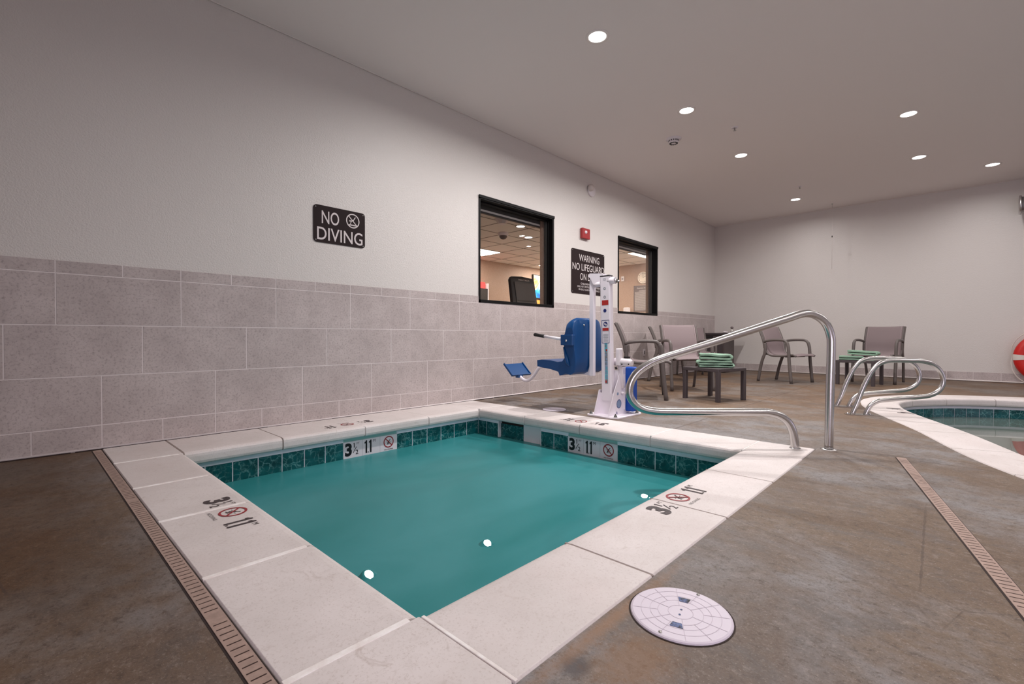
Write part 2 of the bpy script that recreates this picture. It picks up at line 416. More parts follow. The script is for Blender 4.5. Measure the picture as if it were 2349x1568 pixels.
# saw cut joints
def cut(coord, at, lo_c, lo, hi, w=0.004):
    a = g.math('LESS_THAN', g.math('ABSOLUTE', g.math('SUBTRACT', coord, g.math('ADD', at, g.math('MULTIPLY', g.math('SUBTRACT', n5, 0.5), 0.012)))), w)
    b = g.math('MULTIPLY', g.math('GREATER_THAN', lo_c, lo), g.math('LESS_THAN', lo_c, hi)); return g.math('MULTIPLY', a, b)
k = g.math('ADD', cut(Y, 3.94, X, 3.19, 4.1), cut(X, 2.27, Y, 3.85, 10.8, 0.006), True)
# hairline cracks
cr = g.vor(0.85, g.mapping((1, 1, 0), (2.3, 1.7, 0)))
cn = g.math('LESS_THAN', g.math('ADD', cr, g.math('MULTIPLY', g.math('SUBTRACT', n5, 0.5), 0.012)), 0.0018)
k = g.math('ADD', k, g.math('MULTIPLY', cn, g.ramp(n1, [(0.45, 0.0), (0.55, 0.8)])), True)
c = g.mix(g.math('MULTIPLY', k, 0.6), c, lin((70, 56, 50)))
g.bump(g.math('ADD', n3, g.math('MULTIPLY', n5, 1.5)), 0.22, 0.006)
g.end(c, g.ramp(n2, [(0.3, 0.5), (0.7, 0.68)]), 0.35)

g = NT('spa_water')   # milky teal, churned
n1 = g.noise(1.3, 4, 0.5, g.mapping((1.4, 0.8, 1)), 0.6); n2 = g.noise(3.0, 3, 0.5, None, 0.5)
c = g.mix(g.ramp(n1, [(0.35, 0.0), (0.65, 1.0)]), lin((42, 126, 128)), lin((62, 138, 142)))
g.bump(g.noise(5, 3, 0.5), 0.04, 0.02); g.end(c, 0.32, 0.25); set_in(g.b, 'IOR', 1.33)
rw = g.m.copy(); rw.name = 'ripple_water'; MATS['ripple_water'] = rw; rw.node_tree.nodes['Principled BSDF'].inputs['Roughness'].default_value = 0.03; set_in(rw.node_tree.nodes['Principled BSDF'], 'Specular IOR Level', 0.5)  # glossier copy of the water for the highlight-catching facets
g = NT('pool_water')
g.bump(g.noise(3, 2, 0.5), 0.012, 0.02); g.end(lin((92, 106, 100)), 0.02, 0.5); set_in(g.b, 'IOR', 1.33)
mat('plaster', lin((150, 196, 190)), 0.7)

g = NT('screen_art')  # colourful swirl on the lit screen
X, Y, Z = g.xyz()
n = g.noise(2.6, 5, 0.6, None, 3.0)
f_ = g.math('ADD', g.math('MULTIPLY', g.math('SUBTRACT', Z, 1.69), 1.6), g.math('MULTIPLY', g.math('SUBTRACT', n, 0.5), 1.3), True)
c = g.ramp(f_, [(0.0, lin((20, 90, 190))), (0.22, lin((60, 170, 235))), (0.42, lin((240, 240, 235))), (0.6, lin((250, 180, 60))), (0.8, lin((255, 225, 150))), (1.0, lin((190, 225, 245)))])
g.put(g.b.inputs['Emission Color'], c); g.b.inputs['Emission Strength'].default_value = 0.9; g.end(c, 0.3)

g = NT('window_glass')
g.end((1, 1, 1, 1), 0.0, 0.5); 
tr = g.t.nodes.new('ShaderNodeBsdfTransparent'); gl = g.t.nodes.new('ShaderNodeBsdfGlossy'); gl.inputs['Roughness'].default_value = 0.01
fr = g.t.nodes.new('ShaderNodeFresnel'); fr.inputs['IOR'].default_value = 1.12; mx = g.t.nodes.new('ShaderNodeMixShader')
g.t.links.new(fr.outputs[0], mx.inputs[0]); g.t.links.new(tr.outputs[0], mx.inputs[1]); g.t.links.new(gl.outputs[0], mx.inputs[2])
g.t.links.new(mx.outputs[0], g.t.nodes['Material Output'].inputs[0])

# ------------------------------------------------------------------ dimensions
T = 0.6126
ZR = [0.0, 0.1504, 0.4543, 0.762, 1.0658, 1.1393]
OFFA, OFFB, OFFC = 0.6152, 0.4048, 0.8155
XI0, XI1, YI0, YI1 = 0.50, 2.86, 1.14, 3.50
XO1, YO0, YO1 = 3.19, 0.81, 3.852
WIN = [(3.953, 5.268, 1.070, 2.246), (6.850, 8.158, 1.058, 2.246)]
WT = 0.20          # wall thickness

# ------------------------------------------------------------------ room shell
def wall_with_holes(name, a0, a1, z0, z1, holes, place, thick, m, zb=None):
    """wall in (a,z) plane with rectangular holes; place(a,z,d) -> point, d in 0..thick"""
    mb = MB(); A = sorted({a0, a1, *[h[0] for h in holes], *[h[1] for h in holes]}); Zs = sorted({z0, z1, *[h[2] for h in holes], *[h[3] for h in holes]})
    for i in range(len(A) - 1):
        for j in range(len(Zs) - 1):
            ca, cz = (A[i] + A[i + 1]) / 2, (Zs[j] + Zs[j + 1]) / 2
            if any(h[0] < ca < h[1] and h[2] < cz < h[3] for h in holes): continue
            p = [place(a, z, d) for d in (0, thick) for a, z in ((A[i], Zs[j]), (A[i + 1], Zs[j]), (A[i + 1], Zs[j + 1]), (A[i], Zs[j + 1]))]
            mb.add(p, [(0, 1, 2, 3), (7, 6, 5, 4), (0, 4, 5, 1), (1, 5, 6, 2), (2, 6, 7, 3), (3, 7, 4, 0)])
    o = mb.build(name, m); return tag(o, kind='structure')
wall_with_holes('wall_left', NEAR, BACK + 0.2, -0.3, CEIL + 0.1, WIN, lambda a, z, d: Vector((-0.004 - d, a, z)), WT - 0.004, 'wall_paint')
wall_with_holes('wall_back', -5.0, RIGHT, -0.02, CEIL + 0.1, [], lambda a, z, d: Vector((a, BACK + d, z)), 0.2, 'wall_paint')
NW = (4.8, 8.2, 0.10, 1.3)
wall_with_holes('wall_near', 0.0, RIGHT, -0.02, CEIL + 0.1, [NW], lambda a, z, d: Vector((a, NEAR - d, z)), 0.2, 'wall_paint')
wall_with_holes('wall_right', NEAR, BACK, -0.02, CEIL + 0.1, [(4.2, 8.6, 0.03, 2.05)], lambda a, z, d: Vector((RIGHT + d, a, z)), 0.2, 'wall_paint')
tag(MB().box((0, NEAR, CEIL), (RIGHT, BACK, CEIL + 0.2)).build('ceiling', 'ceiling_paint'), kind='structure')
# thin bead where wall meets ceiling
b = MB(); b.box((0, NEAR, CEIL - 0.006), (0.006, BACK, CEIL)); b.box((0, BACK - 0.006, CEIL - 0.006), (RIGHT, BACK, CEIL))
tag(b.build('trim_1', 'caulk'), kind='structure')
# added window behind the camera, its glowing pane a cool fill light
w3 = empty('window_3', ((NW[0] + NW[1]) / 2, NEAR - 0.1, NW[2])); tag(w3, kind='structure')
MB().box((NW[0], NEAR - 0.11, NW[2]), (NW[1], NEAR - 0.10, NW[3])).build('pane', 'day_pane', w3, True)
f = MB()
for a, bb in (((NW[0], NEAR - 0.12, NW[2]), (NW[0] + 0.05, NEAR, NW[3])), ((NW[1] - 0.05, NEAR - 0.12, NW[2]), (NW[1], NEAR, NW[3])),
              ((NW[0], NEAR - 0.12, NW[2]), (NW[1], NEAR, NW[2] + 0.05)), ((NW[0], NEAR - 0.12, NW[3] - 0.05), (NW[1], NEAR, NW[3])), ((6.47, NEAR - 0.12, NW[2]), (6.53, NEAR - 0.02, NW[3]))):
    f.box(a, bb)
f.build('frame', 'black_frame', w3, True)

d1 = empty('door_1', (RIGHT + 0.1, 6.4, 0.03)); tag(d1, kind='structure')  # added glass door out of view, glowing to tint the wall tiles lavender
MB().box((RIGHT + 0.10, 4.2, 0.03), (RIGHT + 0.11, 8.6, 2.05)).build('pane', 'day_door', d1, True)
f = MB()
for k in range(5): f.box((RIGHT + 0.0, 4.2 + k * 1.08, 0.03), (RIGHT + 0.12, 4.28 + k * 1.08, 2.05))
f.box((RIGHT + 0.0, 4.2, 0.03), (RIGHT + 0.12, 8.6, 0.12)); f.box((RIGHT + 0.0, 4.2, 1.97), (RIGHT + 0.12, 8.6, 2.05))
f.build('frame', 'black_frame', d1, True)

# tiled wainscot on the left wall: real tiles on a grout bed
def clip_holes(y0, y1, z0, z1):
    """cut the tile rectangle by the window openings"""
    rects = [(y0, y1, z0, z1)]
    for h in WIN:
        out = []
        for (a, b_, c_, d) in rects:
            if b_ <= h[0] or a >= h[1] or d <= h[2] + 1e-4: out.append((a, b_, c_, d)); continue
            if a < h[0]: out.append((a, h[0], c_, d))
            if b_ > h[1]: out.append((h[1], b_, c_, d))
            if c_ < h[2] - 0.012: out.append((max(a, h[0]), min(b_, h[1]), c_, h[2]))
        rects = out
    return rects
tiles = MB(); G = 0.0032
rows = [(0, 1, OFFC, T / 2), (1, 2, OFFC, T), (2, 3, OFFB, T), (3, 4, OFFA, T), (4, 5, OFFA, T / 2)]
for r0, r1, off, step in rows:
    k = math.floor((NEAR - off) / step); y = off + k * step
    while y < BACK:
        ya, yb = max(y, NEAR) + G, min(y + step, BACK) - G
        if yb - ya > 0.01:
            top = ZR[r1] - (G if r1 < 5 else 0.0)
            for (a, b_, c_, d) in clip_holes(ya, yb, ZR[r0] + (G if r0 else 0.012), top):
                tiles.add([(0.0, a, c_), (0.0, b_, c_), (0.0, b_, d), (0.0, a, d), (-0.003, a - .0007, c_ - .0007), (-0.003, b_ + .0007, c_ - .0007), (-0.003, b_ + .0007, d + .0007), (-0.003, a - .0007, d + .0007)],
                          [(0, 1, 2, 3), (0, 4, 5, 1), (1, 5, 6, 2), (2, 6, 7, 3), (3, 7, 4, 0)])
        y += step
grt = MB()
for (a, b_, c_, d) in clip_holes(NEAR, BACK, 0.0, 1.139): grt.box((-0.0038, a, c_), (-0.0014, b_, d))
tr2 = empty('trim_2', (0, 0, 0)); tag(tr2, kind='structure')
tiles.build('wall_tiles', 'wall_tile', tr2, True)
grt.build('grout_bed', 'grout', tr2, True)
# bottom caulk bead and the dark gap under it
b = MB(); b.tube([(0.002, NEAR, 0.008), (0.002, BACK, 0.008)], 0.008, 8)
b.build('caulk_bead', 'grout', tr2, True)
random.seed(3)
gp = MB(); y = NEAR
while y < BACK:
    L = random.uniform(0.15, 0.9); gp.box((0.004, y, -0.002), (0.009 + random.random() * 0.004, min(y + L, BACK), 0.0066)); y += L + random.choice([0.005, 0.02, 0.06])
gp.build('open_joint', 'dark_gap', tr2, True)
# base tiles on the back wall
bb = MB(); k = 0; x = 0.0
while x < RIGHT:
    bb.box((x + G, BACK - 0.008, 0.012), (min(x + T / 2, RIGHT) - G, BACK, 0.1455)); x += T / 2
base = empty('baseboard_back', (0, BACK, 0)); tag(base, kind='structure')
bb.build('base_tiles', 'wall_tile', base, True, 0.001)
MB().box((0, BACK - 0.005, 0.0), (RIGHT, BACK, 0.144)).build('grout_bed', 'grout', base, True)
MB().tube([(0.02, BACK - 0.022, 0.014), (RIGHT, BACK - 0.022, 0.014)], 0.011, 8).build('caulk_bead', 'caulk', base, True)

# ------------------------------------------------------------------ pool outline
PO = catmull([(3.90, 4.18, 0), (3.60, 5.05, 0), (3.33, 5.72, 0), (3.18, 6.12, 0), (3.085, 6.52, 0), (3.055, 6.95, 0), (3.19, 7.45, 0), (3.55, 7.93, 0), (4.02, 8.25, 0), (4.62, 8.45, 0),
              (5.5, 8.5, 0), (6.6, 8.35, 0), (7.6, 7.8, 0), (8.2, 6.6, 0), (8.2, 5.0, 0), (7.6, 3.6, 0), (6.6, 2.8, 0), (5.5, 2.65, 0), (4.75, 2.95, 0), (4.25, 3.55, 0)], 8, True)
def offset_in(P, d):
    n = len(P); c = sum(P, Vector()) / n; out = []
    for i in range(n):
        t = (P[(i + 1) % n] - P[i - 1]).normalized(); q = Vector((t.y, -t.x, 0))
        if q.dot(c - P[i]) < 0: q = -q
        out.append(P[i] + q * d)
    return out
PI_ = offset_in(PO, 0.33)
PT = offset_in(PO, 0.365 - 0.0)      # tile plane lies under the nose (see below)
PB = offset_in(PO, 0.30)

# floor with holes for spa and pool
outer = [Vector(p) for p in ((0.0, NEAR, 0), (RIGHT, NEAR, 0), (RIGHT, BACK, 0), (0.0, BACK, 0))]
hole1 = [Vector(p) for p in ((0.012, YO0, 0), (0.012, YO1, 0), (XO1, YO1, 0), (XO1, YO0, 0))]
hole2 = [p.copy() for p in PO]
if True:
    ring = [outer, hole1, hole2]; pts = [p for rr in ring for p in rr]
    tri = tessellate_polygon(ring)
    fl = MB(); fl.add(pts, [tuple(t) for t in tri])
    for rr, o_ in ((hole1, 4), (hole2, 8)):
        n = len(rr); fl.add([p for p in rr] + [p - Vector((0, 0, 0.12)) for p in rr], [(i, (i + 1) % n, n + (i + 1) % n, n + i) for i in range(n)])
    fo = fl.build('floor', 'deck')
    me = fo.data
    for p in me.polygons:
        if len(p.vertices) == 3 and p.normal.z < 0: p.flip()
    tag(fo, kind='structure')

# ------------------------------------------------------------------ coping
NOSE = [(0.0, -0.088), (0.0, -0.001), (0.005, 0.005), (-0.040, 0.005), (-0.022, 0.003), (-0.009, -0.003), (-0.002, -0.012), (0.0, -0.026), (0.0, -0.056), (-0.004, -0.070), (-0.014, -0.079), (-0.028, -0.082)]
def coping_block(mb, O, A, B, L, width, nose=True):
    """A along the stone, B from outer edge to the pool, solid prism; A x Z frame"""
    pf = []
    for i, (d, z) in enumerate(NOSE):
        pf.append((d if i < 3 else width + d, z))
    if not nose: pf = [(0, -0.088), (0, 0.0), (0.005, 0.005), (width - 0.005, 0.005), (width, 0.0), (width, -0.088)]
    mb.prism(pf, O, B, (0, 0, 1), A, L, smooth=False)
spa = empty('spa', ((XI0 + XI1) / 2, (YI0 + YI1) / 2, -0.23))
tag(spa, 'square sunken spa filled with milky teal water, edged by cream coping beside the tiled wall', 'spa')
JT = 0.004
jx = [0.51, 1.12, 1.675, 2.273, 2.86]; jy = [1.135, 1.70, 2.312, 2.915, 3.50]; jr = [1.14, 1.722, 2.325, 2.935, 3.50]; jb = [0.50, 1.08, 1.663, 2.265, 2.868]
def stone(O, A, B, L, w, nose=True):
    mb = MB(); coping_block(mb, O, A, B, L, w, nose); return mb.build('coping_stone', 'coping', spa, True, 0.0015)
for i in range(4):
    stone((jx[i] + JT, YO0 + 0.001, 0), (1, 0, 0), (0, 1, 0), jx[i + 1] - jx[i] - 2 * JT, YI0 - YO0)
    stone((0.013, jy[i + 1] - JT, 0), (0, -1, 0), (1, 0, 0), jy[i + 1] - jy[i] - 2 * JT, XI0 - 0.013)
    stone((XO1, jr[i] + JT, 0), (0, 1, 0), (-1, 0, 0), jr[i + 1] - jr[i] - 2 * JT, XO1 - XI1)
    stone((jb[i + 1] - JT, YO1, 0), (-1, 0, 0), (0, -1, 0), jb[i + 1] - jb[i] - 2 * JT, YO1 - YI1)
for (x0, x1, y0, y1) in ((0.013, 0.51, YO0, 1.135), (XI1, XO1, YO0, 1.14), (XI1 + 0.008, XO1, YI1, YO1), (0.013, 0.50, YI1, YO1)):
    m_ = MB(); m_.rbox((x0 + JT, y0 + JT, -0.088), (x1 - JT, y1 - JT, 0.005), 0.006); m_.build('coping_stone', 'coping', spa, True)
# mortar showing in the joints
mat('mortar', lin((250, 246, 244)), 0.8, vary=(12, lin((232, 222, 218)), 0.12))
mat('mortar_dark', lin((150, 136, 130)), 0.85)
def joint(a, b_, m_='mortar'): MB().box(a, b_).build('mortar_joint', m_, spa, True, 0.0012)
for i in range(5):
    joint((jx[i] - 0.009, YO0 + 0.002, -0.07), (jx[i] + 0.009, YI0 - 0.034, 0.0068))
    joint((0.013, jy[i] - 0.0045, -0.07), (XI0 - 0.012, jy[i] + 0.0045, 0.0036), 'mortar_dark' if i < 2 else 'mortar')
    joint((XI1 + 0.012, jr[i] - 0.0045, -0.07), (XO1, jr[i] + 0.0045, 0.0062 if i == 0 else 0.0036), 'mortar' if i in (0, 4) else 'mortar_dark')
    joint((jb[i] - 0.0045, YI1 + 0.012, -0.07), (jb[i] + 0.0045, YO1, 0.0044))

# spa walls, waterline tiles
TX0, TX1, TY0, TY1 = 0.45, 2.91, 1.09, 3.537
TZ0, TZ1 = -0.262, -0.1115
OPN = (0.735, 1.238)     # skimmer mouth on the far wall
basin = MB()
for a, b_ in (((TX0 - 0.04, TY0 - 0.04, -1.05), (TX0 - 0.008, TY1 + 0.04, -0.088)), ((TX1 + 0.008, TY0 - 0.04, -1.05), (TX1 + 0.04, TY1 + 0.04, -0.088)),
              ((TX0 - 0.04, TY0 - 0.04, -1.05), (TX1 + 0.04, TY0 - 0.008, -0.088)), ((TX0 - 0.04, TY1 + 0.008, -1.05), (OPN[0] - 0.004, TY1 + 0.04, -0.088)),
              ((OPN[1] + 0.004, TY1 + 0.008, -1.05), (TX1 + 0.04, TY1 + 0.04, -0.088)), ((OPN[0] - 0.004, TY1 + 0.008, -1.05), (OPN[1] + 0.004, TY1 + 0.04, -0.40)),
              ((TX0 - 0.04, TY0 - 0.04, -1.10), (TX1 + 0.04, TY1 + 0.04, -1.05))):
    basin.box(a, b_)
basin.build('basin', 'plaster', spa, True)
TG = 0.0032
def band(along, lo, hi, joints, place):
    tb = MB(); gb = MB()
    js = [lo] + sorted(j for j in joints if lo + 0.02 < j < hi - 0.02) + [hi]
    for i in range(len(js) - 1):
        a, b_ = js[i] + TG, js[i + 1] - TG
        p = [place(a, TZ0, 0.0), place(b_, TZ0, 0.0), place(b_, TZ1, 0.0), place(a, TZ1, 0.0), place(a, TZ0, 0.004), place(b_, TZ0, 0.004), place(b_, TZ1, 0.004), place(a, TZ1, 0.004)]
        tb.add(p, [(0, 3, 2, 1), (0, 1, 5, 4), (1, 2, 6, 5), (2, 3, 7, 6), (3, 0, 4, 7)])
    p = [place(lo, TZ0, 0.0015), place(hi, TZ0, 0.0015), place(hi, TZ1 + 0.027, 0.0015), place(lo, TZ1 + 0.027, 0.0015), place(lo, TZ0, 0.008), place(hi, TZ0, 0.008), place(hi, TZ1 + 0.027, 0.008), place(lo, TZ1 + 0.027, 0.008)]
    gb.add(p, [(0, 3, 2, 1), (4, 5, 6, 7), (0, 1, 5, 4), (1, 2, 6, 5), (2, 3, 7, 6), (3, 0, 4, 7)])
    tb.build('waterline_tiles', 'teal_tile', spa, True); gb.build('tile_grout', 'water_line', spa, True)
ML = (2.157, 2.624); MBK = (1.529, 1.984)
jl = [3.541 - 0.1525 * k for k in range(18)]
PLX = lambda a, z, d: Vector((TX0 - d, a, z)); PLY = lambda a, z, d: Vector((a, TY1 + d, z))
band('y', TY0, ML[0], jl, PLX); band('y', ML[1], TY1, jl, PLX)
jk = [0.567, 0.72] + [1.984 + 0.1507 * k for k in range(-6, 8)]
band('x', TX0, OPN[0] - 0.012, jk, PLY); band('x', OPN[1], MBK[0], jk, PLY); band('x', MBK[1], TX1, jk, PLY)
band('y', TY0, TY1, [2.0 + 0.1525 * k for k in range(-8, 12)], lambda a, z, d: Vector((TX1 + d, a, z)))
band('x', TX0, TX1, [2.0 + 0.1525 * k for k in range(-12, 8)], lambda a, z, d: Vector((a, TY0 - d, z)))
# skimmer mouth: shallow recess, tiled on the left, white weir on the right
XS = 1.015; YR = TY1 + 0.030
s1 = MB(); s1.box((XS, YR, -0.40), (OPN[1] + 0.004, YR + 0.01, -0.075)); s1.box((OPN[1] - 0.001, TY1 - 0.001, -0.40), (OPN[1] + 0.006, YR + 0.01, -0.075)); s1.box((OPN[0] - 0.014, TY1 - 0.002, -0.40), (OPN[0] - 0.003, YR + 0.01, -0.0825))
skp = s1.build('skimmer', 'white_plastic', spa, True); tag(skp, 'white skimmer weir under the far coping')
st = MB(); st.box((OPN[0] - 0.002, YR - 0.002, -0.30), (0.912, YR + 0.008, -0.112)); st.box((0.917, YR - 0.002, -0.30), (XS - 0.001, YR + 0.008, -0.112)); st.build('skimmer_tiles', 'teal_tile', skp, True)
MB().box((OPN[0] - 0.003, YR + 0.009, -0.40), (XS, YR + 0.02, -0.075)).build('recess_back', 'dark_gap', skp, True)

# water
WZ = -0.236
wt = MB(); wt.add([(TX0, TY0, WZ), (TX1, TY0, WZ), (TX1, TY1, WZ), (TX0, TY1, WZ)], [(0, 1, 2, 3)])
wt.add([(OPN[0], TY1, WZ), (OPN[1], TY1, WZ), (OPN[1], TY1 + 0.03, WZ), (OPN[0], TY1 + 0.03, WZ)], [(0, 1, 2, 3)])
wo = wt.build('water', 'spa_water', spa, True)
# three wavelets over the jets, each face angled to glint a downlight at the camera
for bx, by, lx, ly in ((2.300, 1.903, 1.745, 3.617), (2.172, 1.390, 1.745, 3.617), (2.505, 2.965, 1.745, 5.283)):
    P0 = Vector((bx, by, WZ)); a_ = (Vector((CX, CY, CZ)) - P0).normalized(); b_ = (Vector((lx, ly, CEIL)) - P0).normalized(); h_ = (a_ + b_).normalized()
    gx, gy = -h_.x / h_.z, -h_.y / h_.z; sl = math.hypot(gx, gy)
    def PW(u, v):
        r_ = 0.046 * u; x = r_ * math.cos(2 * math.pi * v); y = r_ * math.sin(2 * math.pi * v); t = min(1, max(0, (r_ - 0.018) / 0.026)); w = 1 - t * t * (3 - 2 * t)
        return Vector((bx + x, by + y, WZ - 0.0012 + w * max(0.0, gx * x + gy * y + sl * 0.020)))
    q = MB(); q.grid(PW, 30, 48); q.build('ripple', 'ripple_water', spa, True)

# ------------------------------------------------------------------ depth markers and stencils
def diver(mb, O, R, U, N, r, mi=0, off=0.0014):
    """little diving figure with water ticks, inside a circle of radius r"""
    B = lambda p, q, w: mb.bar2d(O, R, U, N, (p[0] * r, p[1] * r), (q[0] * r, q[1] * r), w * r, mi, off)
    B((0.40, 0.55), (0.10, 0.18), 0.13); B((0.12, 0.22), (-0.14, -0.12), 0.20); B((-0.10, -0.05), (-0.22, -0.55), 0.12); B((-0.10, -0.10), (0.05, -0.42), 0.08)
    mb.disc2d(Vector(O) + Vector(R) * (-0.26 * r) + Vector(U) * (-0.22 * r), R, U, N, 0.10 * r, mi, off)
    B((-0.65, 0.02), (-0.25, 0.06), 0.05); B((0.25, 0.0), (0.68, 0.06), 0.05); B((-0.5, -0.5), (0.35, -0.5), 0.05)
def prohibition(mb, O, R, U, N, r, w, mi=0, sq=1.0):
    mb.ring2d(O, R, U, N, r - w, r, mi); k = (r - w * 0.5) * 0.7071
    mb.bar2d(O, R, U, N, (-k, k), (k, -k), w * 0.85, mi, 0.0016)
def one(mb, O, R, U, N, h, w, mi=0):
    O = Vector(O); R = Vector(R); U = Vector(U); N = Vector(N); k = w
    P = [(k * 0.5, -h / 2), (k * 0.5, h / 2), (-k * 0.25, h / 2), (-k * 0.55, h * 0.42), (-k * 1.15, h * 0.37), (-k * 1.15, h * 0.25), (-k * 0.5, h * 0.28), (-k * 0.5, -h / 2)]
    mb.add([O + R * x + U * y + N * 0.0012 for x, y in P], [(0, 1, 2, 3, 6, 7), (3, 4, 5, 6)], mi)
def depth_text(mb, O, R, U, N, s, mi=0, faded=False):
    """3 1/2 FT block, s = digit height, O = centre of the 3"""
    O = Vector(O); R = Vector(R); U = Vector(U)
    mb.text('3', O, R, U, N, s, s * 0.56, 0.045, mi)
    one(mb, O + R * s * 0.47 + U * s * 0.28, R, U, N, s * 0.36, s * 0.065, mi)
    mb.bar2d(O + R * s * 0.52 - U * s * 0.08, R, U, N, (-s * 0.14, -s * 0.22), (s * 0.14, s * 0.22), s * 0.05, mi)
    mb.text('2', O + R * s * 0.70 - U * s * 0.27, R, U, N, s * 0.34, s * 0.22, 0.01, mi)
    mb.text('FT', O + R * s * 0.80 + U * s * 0.38, R, U, N, s * 0.17, s * 0.24, 0.0, mi)
def metre_text(mb, O, R, U, N, s, mi=0):
    O = Vector(O); R = Vector(R); U = Vector(U)
    one(mb, O - R * s * 0.18, R, U, N, s, s * 0.135, mi); one(mb, O + R * s * 0.20, R, U, N, s, s * 0.135, mi)
    mb.disc2d(O + R * s * -0.015 - U * s * 0.45, R, U, N, s * 0.045, mi)
    mb.text('M', O + R * s * 0.50 + U * s * 0.38, R, U, N, s * 0.22, s * 0.20, 0.0, mi)
for (O, R, N, lo, hi) in (((TX0, 0, 0), (0, 1, 0), (1, 0, 0), ML[0], ML[1]), ((0, TY1, 0), (1, 0, 0), (0, -1, 0), MBK[0], MBK[1])):
    O = Vector(O); R = Vector(R); N = Vector(N); U = Vector((0, 0, 1)); L = hi - lo; c0 = O + R * lo + U * (-0.172)
    pl = MB()
    for i in range(3):
        a = c0 + R * (L * i / 3 + 0.001); 
        pl.prism([(0, -0.09), (L / 3 - 0.002, -0.09), (L / 3 - 0.002, 0.0615), (0, 0.0615)], a - N * 0.006, R, U, N, 0.006)
    pm = pl.build('depth_marker', 'white_tile', spa, True); tag(pm, 'white depth marker reading 3 1/2 FT 1.1 M with no diving symbol')
    q = MB(); ORGP = ORG[pm.name]
    depth_text(q, c0 + R * 0.040 + U * 0.002, R, U, N, 0.100); metre_text(q, c0 + R * (L / 3 + 0.052) + U * 0.002, R, U, N, 0.100)
    q.text('NO DIVING', c0 + R * (L * 5 / 6) - U * 0.052, R, U, N, 0.010, 0.080, 0.01)
    diver(q, c0 + R * (L * 5 / 6) + U * 0.008, R, U, N, 0.038)
    ORG[pm.name] = ORG[spa.name]
    q.build('lettering', 'print_tile_black', pm, True)
    q = MB(); prohibition(q, c0 + R * (L * 5 / 6) + U * 0.008, R, U, N, 0.047, 0.0085); q.build('no_diving_symbol', 'print_red', pm, True)
def stencil(c3, cc, c1, R, U, s, parent, rad=0.05):
    z = 0.0053; N = Vector((0, 0, 1)); R = Vector(R); U = Vector(U)
    q = MB(); depth_text(q, (*c3, z), R, U, N, s); metre_text(q, (*c1, z), R, U, N, s)
    q.text('NO DIVING', Vector((*cc, z)) - U * (rad + 0.022), R, U, N, 0.013, rad * 1.9, 0.0)
    diver(q, Vector((*cc, z)), R, U, N, rad * 0.82)
    a = q.build('stencilled_marker', 'print_black', parent, True); tag(a, 'depth stencilled in black on the coping')
    q = MB(); prohibition(q, Vector((*cc, z)), R, U, N, rad, 0.009); q.build('no_diving_symbol', 'print_red', parent, True)
stencil((1.572, 1.030), (1.760, 1.036), (1.900, 1.020), (1, 0, 0), (0, 1, 0), 0.098, spa)
stencil((2.966, 2.215), (2.956, 2.410), (2.966, 2.548), (0, 1, 0), (-1, 0, 0), 0.100, spa)
stencil((0.335, 2.428), (0.346, 2.241), (0.356, 2.100), (0, -1, 0), (1, 0, 0), 0.098, spa)
stencil((1.795, 3.640), (1.595, 3.622), (1.470, 3.626), (-1, 0, 0), (0, -1, 0), 0.100, spa)

# ------------------------------------------------------------------ swimming pool
pool = empty('swimming_pool', (5.6, 5.6, -0.23))
tag(pool, 'free-form swimming pool with cream curved coping and clear dark water at the right', 'pool')
n = len(PO)
cum = [0]
for i in range(n): cum.append(cum[-1] + (PO[(i + 1) % n] - PO[i]).length)
per = cum[-1]
def on_curve(P, s):
    s = s % per
    for i in range(n):
        if cum[i + 1] >= s:
            t = (s - cum[i]) / (cum[i + 1] - cum[i]); return P[i].lerp(P[(i + 1) % n], t)
    return P[0]
ns = round(per / 0.61); ls = per / ns; S0 = 0.30
# coping stones: the ones the room shows are separate parts
for kx in range(ns):
    mb = MB(); secs = 7
    vs = []
    for j in range(secs):
        s_ = S0 + kx * ls + 0.003 + (ls - 0.006) * j / (secs - 1)
        po, pi = on_curve(PO, s_), on_curve(PI_, s_); d = (pi - po); w = d.length; d.normalize()
        for i, (dd, z) in enumerate(NOSE): vs.append(po + d * (dd if i < 3 else w + dd) + Vector((0, 0, z)))
    m_ = len(NOSE); fs = []
    for j in range(secs - 1):
        for i in range(m_):
            i2 = (i + 1) % m_; fs.append((j * m_ + i, (j + 1) * m_ + i, (j + 1) * m_ + i2, j * m_ + i2))
    fs.append(tuple(range(m_))); fs.append(tuple(reversed(range((secs - 1) * m_, secs * m_))))
    mb.add(vs, fs); mb.build('coping_stone', 'coping', pool, True)
PTT = offset_in(PO, 0.29)
tb = MB(); gb = MB(); nt_ = round(per / 0.1525); lt = per / nt_
for kx in range(nt_):
    a, b_ = on_curve(PTT, kx * lt + 0.002), on_curve(PTT, (kx + 1) * lt - 0.002)
    tb.add([a + Vector((0, 0, TZ0)), b_ + Vector((0, 0, TZ0)), b_ + Vector((0, 0, TZ1)), a + Vector((0, 0, TZ1))], [(0, 1, 2, 3)])
G1 = offset_in(PO, 0.2885)
gb.add([p + Vector((0, 0, -0.26)) for p in G1] + [p + Vector((0, 0, -0.0845)) for p in G1], [(i, (i + 1) % n, n + (i + 1) % n, n + i) for i in range(n)])
tb.build('waterline_tiles', 'teal_tile', pool, True); gb.build('tile_grout', 'water_line', pool, True)
G2 = offset_in(PO, 0.287)
bs = MB(); bs.add([p + Vector((0, 0, -1.2)) for p in G2] + [p + Vector((0, 0, -0.088)) for p in G2], [(i, (i + 1) % n, n + (i + 1) % n, n + i) for i in range(n)])
tri = tessellate_polygon([[p.copy() for p in G2]]); bs.add([p + Vector((0, 0, -1.2)) for p in G2], [tuple(t) for t in tri])
bs.build('basin', 'plaster', pool, True)
